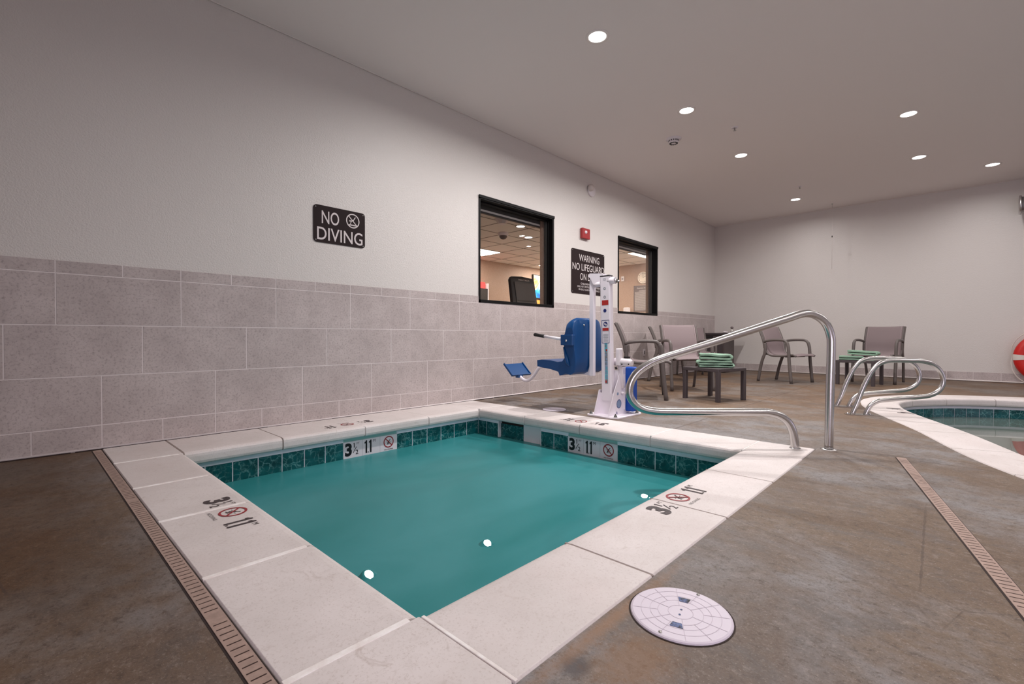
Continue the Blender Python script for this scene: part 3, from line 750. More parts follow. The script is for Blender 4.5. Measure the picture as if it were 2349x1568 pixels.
pw = MB(); pw.add([p + Vector((0, 0, WZ + 0.03)) for p in PTT], [tuple(t) for t in tri]); o = pw.build('water', 'pool_water', pool, True)
for p in o.data.polygons:
    if p.normal.z < 0: p.flip()
# stencil on the pool coping
q = MB(); z = 0.0053; R = Vector((0.36, -0.93, 0)); U = Vector((0.93, 0.36, 0)); N = Vector((0, 0, 1)); c0 = Vector((3.43, 6.12, z))
q.text('1', c0 - R * 0.17, R, U, N, 0.11, 0.03, 0.03); q.text('2', c0 - R * 0.12, R, U, N, 0.05, 0.03, 0.0); q.text('M', c0 - R * 0.07 + U * 0.03, R, U, N, 0.03, 0.03, 0.0)
q.text('4', c0 + R * 0.10, R, U, N, 0.11, 0.06, 0.03); q.text('FT', c0 + R * 0.17 + U * 0.03, R, U, N, 0.03, 0.04, 0.0)
tag(q.build('stencilled_marker', 'print_black', pool, True), 'depth stencilled in black on the pool coping')

# ------------------------------------------------------------------ floor channel drains and round lids
def drain(p0, p1, w, label):
    p0 = Vector((*p0, 0)); p1 = Vector((*p1, 0)); d = (p1 - p0); L = d.length; d.normalize(); nn = Vector((-d.y, d.x, 0))
    e = empty('channel_drain', p0); tag(e, label, 'drain', 'slotted channel drains in the concrete deck')
    b_ = MB(); b_.prism([(0, -w / 2), (L, -w / 2), (L, w / 2), (0, w / 2)], p0 + Vector((0, 0, -0.01)), d, nn, (0, 0, 1), 0.0125); b_.build('grate', 'drain_grate', e, True)
    s_ = MB(); k = 0.03
    while k < L - 0.03:
        if (k % 1.22) > 0.05: s_.prism([(k, -w * 0.38), (k + 0.0036, -w * 0.38), (k + 0.0036, w * 0.38), (k, w * 0.38)], p0 + Vector((0, 0, 0.0024)), d, nn, (0, 0, 1), 0.0004)
        k += 0.0262
    s_.build('slots', 'slot_dark', e, True)
    g_ = MB(); g_.prism([(0, w / 2), (L, w / 2), (L, w / 2 + 0.005), (0, w / 2 + 0.005)], p0 + Vector((0, 0, -0.01)), d, nn, (0, 0, 1), 0.0108)
    g_.prism([(0, -w / 2 - 0.003), (L, -w / 2 - 0.003), (L, -w / 2), (0, -w / 2)], p0 + Vector((0, 0, -0.01)), d, nn, (0, 0, 1), 0.0108); g_.build('edge_gap', 'dark_gap', e, True)
drain((3.75, 0.787), (0.03, 0.787), 0.040, 'tan slotted channel drain along the near left side of the spa')
drain((4.23, 0.97), (3.590, 3.955), 0.044, 'tan slotted channel drain crossing the deck between spa and pool')

def round_lid(x, y, r, label, pattern, rot):
    e = empty('skimmer_lid', (x, y, 0)); tag(e, label, 'lid')
    b_ = MB(); b_.lathe([(0, 0.006), (r * 0.95, 0.006), (r * 0.985, 0.0045), (r, 0.002), (r, -0.01)], (x, y, 0), seg=56, smooth=False)
    b_.build('cover', 'lid_plastic', e, True)
    MB().lathe([(r + 0.0035, 0.0012), (r, 0.0012)], (x, y, 0), seg=56).build('rim_gap', 'dark_gap', e, True)
    R = Vector((math.cos(rot), math.sin(rot), 0)); U = Vector((-math.sin(rot), math.cos(rot), 0)); N = Vector((0, 0, 1)); O = Vector((x, y, 0.0052))
    if pattern:
        q = MB()
        for rr in (0.24, 0.44, 0.60, 0.78): q.ring2d(O, R, U, N, rr * r, rr * r + 0.0011, 0)
        for k in range(12):
            a = math.pi * (k + 0.5) / 6; a0 = 0.24 if k % 2 else 0.44
            q.bar2d(O, R, U, N, (a0 * r * math.cos(a), a0 * r * math.sin(a)), (0.94 * r * math.cos(a), 0.94 * r * math.sin(a)), 0.0012, 0)
        q.build('grooves', 'lid_groove', e, True)
        q = MB()
        for sgn in (1, -1):
            q.prism([(-0.011 * sgn, 0.050 * sgn), (0.010 * sgn, 0.050 * sgn), (0.014 * sgn, 0.069 * sgn), (-0.017 * sgn, 0.069 * sgn)], O + N * 0.0013, R, U, N, 0.0006)
            q.disc2d(O + U * 0.012 * sgn, R, U, N, 0.003, 0, 0.0016)
        mat('finger_hole', lin((96, 112, 158)), 0.6, vary=(55, lin((24, 24, 34)), 0.08)); q.build('finger_holes', 'finger_hole', e, True)
        q = MB()
        for a in (1.315, 1.315 + math.pi): q.lathe([(0, 0.009), (0.004, 0.008), (0.005, 0.005)], (x + 0.9 * r * math.cos(a + rot), y + 0.9 * r * math.sin(a + rot), 0), seg=12)
        q.build('screws', 'alu', e, True)
    else:
        q = MB(); q.disc2d(O + R * 0.05, R, U, N, 0.008, 0); q.disc2d(O - R * 0.04, R, U, N, 0.006, 0); q.build('finger_holes', 'lid_groove', e, True)
round_lid(3.328, 1.595, 0.122, 'large round white skimmer lid with finger holes, nearest on the deck', True, 0.255)
mat('lid_old', lin((206, 196, 186)), 0.5)
round_lid(1.030, 3.985, 0.112, 'small plain round off-white lid behind the spa, left of the lift', False, 0.2)

# ------------------------------------------------------------------ stainless rails
def rail(name, base, direction, pts, r, label, group=None, plate=None, rr=0.16):
    d = Vector((*direction, 0)).normalized(); b0 = Vector((*base, 0)); e = empty(name, b0); tag(e, label, 'handrail', group)
    P = [b0 + d * s_ + Vector((0, 0, z_)) for s_, z_ in pts]
    MB().tube(catmull(P, 5), r, 20, caps=True).build('tube', 'steel', e, True)
    return e, d, b0
RZ = 0.022
big = [(0.0, 0.0), (-0.003, 0.20), (-0.006, 0.42), (-0.010, 0.62), (-0.006, 0.70), (0.020, 0.772), (0.065, 0.817), (0.122, 0.840), (0.18, 0.835), (0.25, 0.811), (0.367, 0.773), (0.559, 0.709), (0.70, 0.662), (0.90, 0.598), (1.02, 0.560), (1.10, 0.525),
       (1.175, 0.468), (1.215, 0.400), (1.220, 0.330), (1.190, 0.275), (1.135, 0.240), (1.06, 0.226), (0.95, 0.224), (0.685, 0.225), (0.45, 0.227), (0.37, 0.226), (0.30, 0.208), (0.25, 0.172), (0.220, 0.118), (0.207, 0.055), (0.203, 0.0056)]
e, d, b0 = rail('handrail', (3.246, 3.916), (-0.7603, -0.6495), big, 0.0241, 'big looping stainless handrail at the far corner of the spa')
MB().lathe([(0.0245, 0.004), (0.040, 0.004), (0.044, 0.0), (0.044, -0.002)], b0, seg=28).build('floor_flange', 'steel_flange', e, True)
MB().lathe([(0.0245, 0.0085), (0.030, 0.0085), (0.031, 0.0056)], b0 + d * 0.203, seg=28).build('floor_flange', 'steel_flange', e, True)
pr = [(0.0, 0.004), (0.04, 0.11), (0.076, 0.22), (0.120, 0.33), (0.157, 0.400), (0.20, 0.452), (0.255, 0.480), (0.33, 0.488), (0.44, 0.489), (0.53, 0.486), (0.60, 0.465), (0.655, 0.415), (0.684, 0.345), (0.682, 0.285), (0.655, 0.232), (0.605, 0.197), (0.54, 0.178), (0.386, 0.158), (0.26, 0.140), (0.20, 0.128), (0.15, 0.095), (0.122, 0.05), (0.105, 0.004)]
for base, dr, lab in (((3.135, 5.600), (0.856, 0.5), 'nearer of the two low looping pool grab rails'), ((2.940, 6.098), (0.89, 0.455), 'farther of the two low looping pool grab rails')):
    e, d, b0 = rail('grab_rail', base, dr, pr, 0.0195, lab, 'pair of looping grab rails at the pool edge')
    nn = Vector((-d.y, d.x, 0)); m_ = MB()
    m_.prism([(-0.05, -0.035), (0.155, -0.035), (0.155, 0.035), (-0.05, 0.035)], b0, d, nn, (0, 0, 1), 0.008); m_.build('base_plate', 'steel_flange', e, True)
    m_ = MB()
    for a in (-0.035, 0.14): m_.lathe([(0, 0.022), (0.007, 0.020), (0.008, 0.007)], b0 + d * a, seg=10)
    m_.build('bolts', 'steel_flange', e, True)

# ------------------------------------------------------------------ pool lift
lift = empty('pool_lift', (1.59, 4.13, 0)); tag(lift, 'white pool access lift with blue seat standing at the far edge of the spa', 'pool lift')
m_ = MB(); m_.prism([(1.45, 3.925), (1.70, 3.895), (1.755, 3.935), (1.765, 4.31), (1.72, 4.37), (1.47, 4.38), (1.43, 4.34), (1.425, 3.96)], (0, 0, 0.0), (1, 0, 0), (0, 1, 0), (0, 0, 1), 0.012)
m_.build('base_plate', 'white_powder', lift, True, 0.002)
m_ = MB()
side = [(3.935, 0.012), (4.295, 0.012), (4.285, 0.30), (4.262, 0.425), (4.12, 0.425), (4.10, 0.33), (4.030, 0.222)]
m_.prism(side, (1.652, 0, 0), (0, 1, 0), (0, 0, 1), (1, 0, 0), 0.006)
side2 = [(3.945, 0.012), (4.24, 0.012), (4.20, 0.225), (4.028, 0.225)]
m_.prism(side2, (1.500, 0, 0), (0, 1, 0), (0, 0, 1), (1, 0, 0), 0.006)
m_.box((1.506, 4.10, 0.012), (1.652, 4.106, 0.40)); m_.prism([(1.506, 0.012), (1.652, 0.012), (1.652, 0.20), (1.506, 0.20)], (0, 4.035, 0), (1, 0, 0), (0, 0, 1), (0, 1, 0), 0.006)
m_.box((1.656, 4.19, 0.05), (1.665, 4.20, 0.36)); m_.tube([(1.655, 4.15, 0.20), (1.69, 4.15, 0.20)], 0.012, 12)
m_.build('pedestal', 'white_powder', lift, True)
lean = Matrix.Translation((1.575, 4.065, 0.13)) @ Matrix.Rotation(math.radians(-1.2), 4, 'Y') @ Matrix.Translation((-1.575, -4.065, -0.13))
LN = lambda p: lean @ Vector(p)
m_ = MB(); m_.rbox((1.524, 4.032, 0.13), (1.626, 4.092, 1.228), 0.010, M=lean); mast = m_.build('mast', 'white_powder', lift, True)
ORG[mast.name] = ORG[lift.name]
m_ = MB(); m_.rbox((1.521, 4.03, 1.228), (1.629, 4.094, 1.237), 0.008, M=lean); m_.build('mast_cap', 'rubber', lift, True)
# stickers on the mast front face (children of the mast)
R = (lean.to_3x3() @ Vector((1, 0, 0))); U = (lean.to_3x3() @ Vector((0, 0, 1))); N = Vector((0, -1, 0))
FP = lambda x, z: LN((1.575 + x, 4.032, z))
def rect2d(mb, O, w, h, mi=0, off=0.001): return mb.add([O + R * a * w / 2 + U * b_ * h / 2 + N * off for a, b_ in ((-1, -1), (1, -1), (1, 1), (-1, 1))], [(0, 1, 2, 3)], mi)
q = MB(); rect2d(q, FP(0.004, 0.995), 0.066, 0.044); rect2d(q, FP(0.004, 0.760), 0.062, 0.026, 0, 0.0014); q.build('red_sticker', 'sticker_red', mast, True)
q = MB(); q.text('CE', FP(0.0, 1.200), R, U, N, 0.018, 0.026, 0.01, 0)
for z_ in (1.12, 1.045): q.ring2d(FP(0.0, z_), R, U, N, 0.007, 0.012, 0, 0.001, 16)
for z_, w_ in ((0.718, 0.048), (0.708, 0.05), (0.698, 0.046), (0.688, 0.05), (0.676, 0.044), (0.666, 0.05), (0.656, 0.047)): rect2d(q, FP(0.004, z_), w_, 0.003)
q.build('printed_marks', 'sticker_grey', mast, True)
q = MB()
for a, b_, w_, h_ in ((0.004, 0.840, 0.074, 0.004), (0.004, 0.640, 0.074, 0.004), (-0.033, 0.740, 0.004, 0.20), (0.041, 0.740, 0.004, 0.20)): rect2d(q, FP(a, b_), w_, h_)
q.disc2d(FP(0.004, 0.806), R, U, N, 0.021, 0, 0.001, 28); q.disc2d(FP(0.0, 0.925), R, U, N, 0.016, 0, 0.001, 24)
q.build('blue_sticker', 'sticker_blue', mast, True)
q = MB(); q.disc2d(FP(-0.002, 0.808), R, U, N, 0.008, 0, 0.0014); q.disc2d(FP(0.010, 0.800), R, U, N, 0.008, 0, 0.0014); q.build('sticker_figure', 'sign_white', mast, True)
q = MB()
for i in range(9):
    z_ = 0.618 - i * 0.0395
    rect2d(q, FP(0.006, z_), 0.030, 0.038, [0, 0, 2, 2, 1, 1, 0, 0, 2][i], 0.001); rect2d(q, FP(0.006 + (0.004 if i % 2 else -0.004), z_ - 0.002), 0.014, 0.020, [2, 3, 1, 1, 2, 0, 1, 1, 3][i], 0.0014)
q.build('pictogram_strip', ['sticker_teal', 'sticker_sky', 'sticker_grey', 'sticker_red'], mast, True)
q = MB(); q.disc2d((1.658, 4.105, 0.105), (0, 1, 0), (0, 0, 1), (1, 0, 0), 0.036, 0, 0.001, 28); q.disc2d((1.658, 4.085, 0.195), (0, 1, 0), (0, 0, 1), (1, 0, 0), 0.014, 0, 0.001, 20); q.build('round_sticker', 'sticker_sky', lift, True)
q = MB(); q.ring2d((1.658, 4.105, 0.105), (0, 1, 0), (0, 0, 1), (1, 0, 0), 0.034, 0.039, 0, 0.0015, 28)
q.add([(1.6595, 4.06, 0.022), (1.6595, 4.08, 0.022), (1.6595, 4.07, 0.045)], [(0, 1, 2)]); q.build('sticker_edge', 'sticker_blue', lift, True)
# hanger arm from the mast head to the seat column
C0 = Vector((1.382, 4.12, 0))
m_ = MB(); m_.tube([LN((1.53, 4.06, 1.165)), (1.40, 4.11, 1.165)], 0.022, 16); m_.prism([(-0.02, 1.17), (0.03, 1.15), (0.085, 1.235), (0.08, 1.262), (-0.06, 1.275), (-0.075, 1.25), (-0.05, 1.225)], (1.42, 4.085, 0), (1, 0, 0), (0, 0, 1), (0, 1, 0), 0.008)
m_.prism([(-0.02, 1.17), (0.03, 1.15), (0.085, 1.235), (0.08, 1.262), (-0.06, 1.275), (-0.075, 1.25), (-0.05, 1.225)], (1.42, 4.135, 0), (1, 0, 0), (0, 0, 1), (0, 1, 0), 0.008)
m_.build('head_bracket', 'white_powder', lift, True)
m_ = MB(); m_.tube([LN((1.60, 4.06, 1.185)), LN((1.668, 4.06, 1.185))], 0.030, 20); m_.build('pivot_housing', 'white_powder', lift, True)
m_ = MB(); m_.tube([LN((1.668, 4.06, 1.180)), LN((1.682, 4.06, 1.180))], 0.019, 16); m_.tube([LN((1.682, 4.06, 1.180)), LN((1.712, 4.06, 1.172))], [0.012, 0.005], 12); m_.build('pivot_bolt', 'steel_flange', lift, True)
m_ = MB(); m_.box((1.350, 4.098, 0.335), (1.392, 4.140, 1.225)); m_.prism([(0, 0.335), (-0.14, 0.345), (-0.13, 0.372), (-0.03, 0.40), (0, 0.50)], (1.352, 4.115, 0), (1, 0, 0), (0, 0, 1), (0, 1, 0), 0.008)
m_.build('seat_column', 'white_powder', lift, True, 0.003)
# seat
SP = [(0.872, 0.412), (0.868, 0.470), (0.95, 0.478), (1.06, 0.474), (1.14, 0.462), (1.195, 0.470), (1.228, 0.510), (1.240, 0.60), (1.243, 0.70), (1.248, 0.80), (1.262, 0.850), (1.30, 0.868), (1.335, 0.855), (1.346, 0.80), (1.346, 0.66), (1.344, 0.50), (1.340, 0.42), (1.325, 0.372), (1.285, 0.350), (1.235, 0.360), (1.195, 0.345), (1.165, 0.338), (1.150, 0.372), (1.06, 0.392), (0.96, 0.402)]
Y0, Y1 = 3.890, 4.350
ys = [0.0, 0.012, 0.03, 0.055, 0.09, 0.14, 0.32, 0.37, 0.405, 0.43, 0.448, 0.46]
seat = MB(); vs = []
for t in ys:
    e_ = min(t, 0.46 - t); R_ = 0.10
    drop = 0.0 if e_ >= R_ else (R_ - math.sqrt(max(0, R_ * R_ - (R_ - e_) ** 2)))
    inset = 0.0 if e_ >= 0.02 else (0.02 - e_) * 0.35
    fwd = 0.0 if e_ > 0.12 else (0.12 - e_) * 0.22
    for (x, z) in SP:
        zz = z - drop * 0.9 if z > 0.79 else (z - drop * 0.45 if z > 0.69 else z)
        xx = x - fwd * (1 if z > 0.52 and x > 1.15 else 0)
        if x < 0.93: xx = x + drop * 0.30
        vs.append((xx, Y0 + t, zz))
nP = len(SP); fs = []
for j in range(len(ys) - 1):
    for i in range(nP):
        i2 = (i + 1) % nP; fs.append((j * nP + i, j * nP + i2, (j + 1) * nP + i2, (j + 1) * nP + i))
seat.add(vs, fs, 0, True)
tri = tessellate_polygon([[Vector((x, z, 0)) for x, z in SP]])
o_ = len(seat.v) - len(vs)
for t in tri:
    seat.f.append([o_ + i for i in reversed(t)]); seat.mi.append(0); seat.sm.append(False)
    seat.f.append([o_ + (len(ys) - 1) * nP + i for i in t]); seat.mi.append(0); seat.sm.append(False)
so = seat.build('seat', 'blue_plastic', lift, True, 0.004); tag(so, 'moulded blue plastic bucket seat'); ORG[so.name] = ORG[lift.name]
m_ = MB(); m_.rbox((1.235, 3.872, 0.50), (1.262, 3.895, 0.60), 0.004, M=Matrix.Translation((1.25, 3.88, 0.5)) @ Matrix.Rotation(0.0, 4, 'Y') @ Matrix.Translation((-1.25, -3.88, -0.5)))
m_ = MB(); m_.tube([(1.215, 3.893, 0.60), (1.255, 3.888, 0.47), (1.275, 3.893, 0.43)], [0.010, 0.020, 0.012], 10); m_.build('strap_channel', 'blue_plastic', so, True)
m_ = MB(); m_.rbox((1.195, 3.862, 0.618), (1.330, 3.905, 0.712), 0.006); m_.build('armrest_block', 'blue_plastic', lift, True)
m_ = MB(); m_.rbox((1.205, 4.345, 0.618), (1.30, 4.39, 0.712), 0.006); m_.build('armrest_block', 'blue_plastic', lift, True)
for y_, nm in ((3.882, 1), (4.368, 2)):
    m_ = MB(); m_.tube([(1.20, y_, 0.672), (0.985, y_, 0.700)], 0.013, 14); a = m_.build('armrest', 'white_powder', lift, True); ORG[a.name] = ORG[lift.name]
    m_ = MB(); m_.tube([(0.992, y_, 0.699), (0.875, y_, 0.714), (0.866, y_, 0.715)], [0.0165, 0.0165, 0.012], 14); m_.build('grip', 'rubber', a, True)
m_ = MB()
for p in ((1.262, 3.861, 0.66), ): m_.lathe([(0, -0.006), (0.009, -0.004), (0.010, 0.002)], p, (0, 1, 0), 12)
m_.lathe([(0, 0.006), (0.009, 0.004), (0.010, -0.002)], (1.347, 4.02, 0.80), (1, 0, 0), 12); m_.build('seat_bolts', 'steel_flange', lift, True)
m_ = MB(); m_.tube(catmull([(0.90, 4.13, 0.415), (0.80, 4.13, 0.40), (0.72, 4.125, 0.375), (0.645, 4.12, 0.285), (0.575, 4.12, 0.240), (0.51, 4.12, 0.243), (0.45, 4.12, 0.285)], 5), 0.0165, 14); m_.build('footrest_tube', 'white_powder', lift, True)
fn = Vector((0.11, 0, -0.11)); 
m_ = MB(); a = Vector((0.345, 0, 0.398)); dd = Vector((0.115, 0, -0.112)); nn = Vector((0.112, 0, 0.115)).normalized()
m_.prism([(0, 0), (1, 0), (1, 0.285), (0, 0.285)], a + Vector((0, 3.995, 0)), dd, (0, 1, 0), nn, 0.010)
m_.prism([(-0.04, 0), (1.04, 0), (1.04, 0.010), (-0.04, 0.010)], a + Vector((0, 3.990, 0)), dd, (0, 1, 0), nn, 0.020)
m_.prism([(-0.04, 0), (1.04, 0), (1.04, 0.010), (-0.04, 0.010)], a + Vector((0, 4.275, 0)), dd, (0, 1, 0), nn, 0.020)
m_.prism([(0.98, 0), (1.04, 0), (1.04, 0.285), (0.98, 0.285)], a + Vector((0, 3.995, 0)), dd, (0, 1, 0), nn, 0.020)
m_.build('footrest', 'blue_plastic', lift, True); 
m_ = MB(); m_.rbox((0.425, 4.085, 0.262), (0.475, 4.155, 0.300), 0.006); m_.build('footrest_bracket', 'blue_plastic', lift, True)
# drive unit, battery pack
m_ = MB(); m_.tube([(1.60, 4.13, 0.473), (1.745, 4.13, 0.470), (1.775, 4.13, 0.468)], [0.034, 0.034, 0.022], 20); m_.rbox((1.628, 4.09, 0.44), (1.672, 4.15, 0.592), 0.010); m_.tube([(1.65, 4.13, 0.44), (1.66, 4.16, 0.24)], 0.020, 14); m_.build('drive_motor', 'white_plastic', lift, True)
m_ = MB(); m_.lathe([(0, -0.002), (0.006, -0.002), (0.006, 0.003)], (1.690, 4.097, 0.455), (0, 1, 0), 10); m_.lathe([(0, -0.002), (0.006, -0.002), (0.006, 0.003)], (1.755, 4.097, 0.457), (0, 1, 0), 10); m_.box((1.69, 4.13, 0.506), (1.735, 4.16, 0.522)); m_.tube([(1.640, 4.08, 0.43), (1.648, 4.08, 0.41)], 0.010, 8); m_.build('motor_screws', 'rubber', lift, True)
m_ = MB(); m_.rbox((1.645, 4.215, 0.03), (1.735, 4.30, 0.425), 0.016); m_.build('battery_pack', 'blue_bag', lift, True)
for (x_, y_) in ((1.455, 3.975), (1.735, 4.285), (1.715, 3.955), (1.49, 4.35)):
    m_ = MB(); m_.lathe([(0, 0.040), (0.006, 0.038), (0.006, 0.026), (0.013, 0.026), (0.013, 0.014), (0.018, 0.013), (0.018, 0.0115)], (x_, y_, 0), seg=12); m_.build('anchor_bolt', 'gasket', lift, True)

# ------------------------------------------------------------------ windows to the exercise room
for i, (ya, yb, za, zb) in enumerate(WIN):
    e = empty('window_%d' % (i + 1), (-0.1, (ya + yb) / 2, za)); tag(e, kind='structure')
    m_ = MB(); tF = 0.040; x0, x1 = -0.13, 0.006
    m_.box((x0, ya, za), (x1, yb, za + tF * 0.85)); m_.box((x0, ya, zb - tF), (x1, yb, zb)); m_.box((x0, ya, za), (x1, ya + tF * 0.6, zb)); m_.box((x0, yb - tF * 0.75, za), (x1, yb, zb))
    m_.box((-0.12, ya, zb - 0.056), (-0.06, yb, zb - tF)); m_.box((-0.12, yb - 0.045, za), (-0.055, yb, zb)); m_.box((x1 - 0.002, ya, zb - 0.028), (x1 + 0.008, yb + 0.004, zb + 0.004))
    m_.build('frame', 'black_frame', e, True, 0.002)
    m_ = MB(); m_.box((-0.105, yb - 0.051, za + tF), (-0.085, yb - 0.0452, zb - 0.06)); m_.build('glazing_bead', 'gasket', e, True)
    m_ = MB(); m_.box((-0.098, ya + 0.02, za + 0.03), (-0.092, yb - 0.05, zb - 0.05)); m_.build('pane', 'window_glass', e, True)
    m_ = MB(); m_.box((-0.235, ya + 0.005, zb - 0.118), (-0.205, yb - 0.005, zb - 0.01)); m_.build('blind_cassette', 'gasket', e, True)
    m_ = MB(); m_.box((-0.2049, ya + 0.005, zb - 0.098), (-0.201, yb - 0.005, zb - 0.076)); m_.build('blind_rail', 'blind_white', e, True)
    m_ = MB(); m_.box((-0.2, yb, za - 0.02), (-0.165, yb + 0.05, zb + 0.02)); m_.box((-0.2, yb - 0.04, za), (-0.165, yb, zb)); m_.build('inner_jamb', 'gym_paint', e, True)

# ------------------------------------------------------------------ exercise room beyond
GX = -4.07; GZ = 2.44; GY0 = 2.6
tag(MB().box((GX - 0.1, GY0, 0), (GX, BACK, GZ)).build('wall_far', 'gym_paint'), kind='structure')
tag(MB().box((GX, BACK - 0.012, 0), (-0.2, BACK - 0.001, GZ)).build('wall_far_end', 'gym_paint'), kind='structure')
tag(MB().box((GX, GY0 - 0.1, 0), (-0.2, GY0, GZ)).build('wall_side', 'gym_paint'), kind='structure')
tag(MB().box((GX, GY0, -0.05), (-0.2, BACK, 0.0)).build('floor_carpet', 'carpet'), kind='structure')
tag(MB().box((GX, GY0, GZ), (-0.2, BACK, GZ + 0.1)).build('ceiling_tiles', 'gym_ceiling'), kind='structure')
m_ = MB(); x = -1.241
xs = [-1.241 + 0.61 * k for k in range(-4, 2)]; ysg = [5.578 + 0.61 * k for k in range(-4, 9)]
for x in xs: m_.box((x - 0.010, GY0, GZ - 0.002), (x + 0.010, BACK - 0.012, GZ))
for y in ysg:
    if y < BACK - 0.02: m_.box((GX, y - 0.010, GZ - 0.002), (-0.2, y + 0.010, GZ))
tag(m_.build('trim_3', 'grid_dark'), kind='structure')
def gl(name, x0, x1, y0, y1, label):
    e = empty(name, ((x0 + x1) / 2, (y0 + y1) / 2, GZ)); tag(e, label, 'ceiling light', 'flat troffer lights in the exercise room ceiling')
    MB().box((x0, y0, GZ - 0.010), (x1, y1, GZ - 0.002)).build('frame', 'lamp_trim', e, True)
    MB().box((x0 + 0.03, y0 + 0.03, GZ - 0.013), (x1 - 0.03, y1 - 0.03, GZ - 0.0101)).build('diffuser', 'troffer', e, True)
gl('ceiling_light', -3.68, -3.07, 6.19, 7.41, 'bright rectangular ceiling panel seen at the left of the nearer window')
gl('ceiling_light', -3.68, -3.07, 9.25, 10.46, 'small distant ceiling panel at the right of the nearer window')
gl('ceiling_light', -1.241, -0.63, 9.25, 10.46, 'rectangular ceiling panel seen through the farther window')
for (x, y, s_) in ((-1.241, 5.578 + 0.3, 'upper'), (-1.70, 6.65, 'lower')):
    pass
for (x, y, lab) in ((-1.228, 5.972, 'small round downlight beyond the nearer window, upper of two'), (-1.688, 6.68, 'small round downlight beyond the nearer window, lower of two')):
    e = empty('recessed_light', (x, y, GZ)); tag(e, lab, 'ceiling light', 'round downlights in the exercise room')
    MB().lathe([(0.075, 0.0), (0.085, -0.004), (0.065, -0.006)], (x, y, GZ), seg=28).build('trim_ring', 'lamp_trim', e, True)
    MB().lathe([(0, -0.005), (0.066, -0.005)], (x, y, GZ), seg=28).build('lens', 'gym_lens', e, True)
e = empty('wireless_box', (-1.13, 5.46, GZ)); tag(e, 'white angular ceiling unit beyond the nearer window', 'ceiling unit')
m_ = MB(); m_.lathe([(0.0, -0.075), (0.055, -0.07), (0.095, -0.025), (0.12, 0.0)], (-1.13, 5.46, GZ), seg=8, smooth=False); m_.build('housing', 'white_plastic', e, True)
e = empty('security_camera', (-1.76, 6.12, GZ)); tag(e, 'grey dome camera on the ceiling beyond the nearer window', 'camera')
m_ = MB(); m_.lathe([(0.085, 0.0), (0.085, -0.05), (0.07, -0.055)], (-1.76, 6.12, GZ), seg=24); m_.build('base', 'white_plastic', e, True)
m_ = MB(); m_.lathe([(0.07, -0.05), (0.062, -0.08), (0.04, -0.105), (0.0, -0.115)], (-1.76, 6.12, GZ), seg=24); m_.build('dome', 'notice_grey', e, True)
# treadmill console
tm = empty('treadmill', (-1.2, 6.05, 0)); tag(tm, 'black treadmill seen through the nearer window, its console back facing the glass', 'treadmill')
Mz = Matrix.Translation((-1.2, 6.04, 1.30)) @ Matrix.Rotation(math.radians(-10), 4, 'Y')
m_ = MB(); P8 = [(-0.30, -0.42), (0.30, -0.42), (0.295, 0.30), (0.27, 0.345), (0.0, 0.362), (-0.24, 0.345), (-0.275, 0.30)]
m_.prism([(y_, z_) for y_, z_ in P8], Mz @ Vector((0, 0, 0)), Mz.to_3x3() @ Vector((0, 1, 0)), Mz.to_3x3() @ Vector((0, 0, 1)), Mz.to_3x3() @ Vector((-1, 0, 0)), 0.06)
cs = m_.build('console', 'machine_dark', tm, True, 0.012); ORG[cs.name] = ORG[tm.name]
m_ = MB(); m_.box((0.001, -0.20, -0.40), (0.012, 0.26, 0.26), M=Mz); m_.build('back_panel', 'machine_grey', cs, True, 0.004)
m_ = MB(); m_.box((0.012, -0.18, -0.05), (0.016, 0.23, -0.035), M=Mz); m_.build('vent_line', 'gasket', cs, True)
R_ = Mz.to_3x3() @ Vector((0, 1, 0)); U_ = Mz.to_3x3() @ Vector((0, 0, 1)); N_ = Mz.to_3x3() @ Vector((1, 0, 0))
m_ = MB(); m_.text('MATRIX', Mz @ Vector((0.002, 0.04, 0.300)), R_, U_, N_, 0.024, 0.26, 0.01); m_.text('RESET', Mz @ Vector((0.004, -0.235, -0.20)), U_, -R_, N_, 0.026, 0.15, 0.02); m_.build('lettering', 'notice_line', cs, True)
m_ = MB(); m_.box((-1.3, 5.78, 0.0), (-1.22, 5.86, 1.0)); m_.box((-1.3, 6.22, 0.0), (-1.22, 6.30, 1.0)); m_.build('upright', 'machine_dark', tm, True, 0.01)
m_ = MB(); m_.rbox((-2.9, 5.65, 0.0), (-1.15, 6.43, 0.18), 0.03); m_.build('running_deck', 'machine_dark', tm, True)
tv = empty('television', (GX + 0.03, 10.1, 1.66)); tag(tv, 'wall screen showing an orange and blue swirl beyond the nearer window', 'television')
MB().box((GX + 0.001, 9.50, 1.655), (GX + 0.05, 10.62, 2.27)).build('casing', 'machine_dark', tv, True)
MB().box((GX + 0.05, 9.52, 1.69), (GX + 0.054, 10.60, 2.25)).build('screen', 'screen_art', tv, True)
tag(MB().box((GX + 0.001, 9.35, 1.02), (GX + 0.03, 10.7, 1.64)).build('wall_panel', 'orange_board'), 'orange wall panel below the lit screen', 'wall panel')
nb = empty('display_cabinet', (GX + 0.05, 7.5, 1.0)); tag(nb, 'dark cabinet with a red lit top at the left edge of the nearer window', 'cabinet')
MB().box((GX + 0.001, 7.0, 1.2), (GX + 0.10, 7.86, 1.78)).build('body', 'machine_dark', nb, True)
MB().box((GX + 0.001, 7.0, 1.78), (GX + 0.08, 7.80, 1.92)).build('lit_sign', 'red_display', nb, True)
MB().box((GX + 0.001, 7.86, 1.2), (GX + 0.11, 7.885, 1.90)).build('edge_strip', 'white_plastic', nb, True)
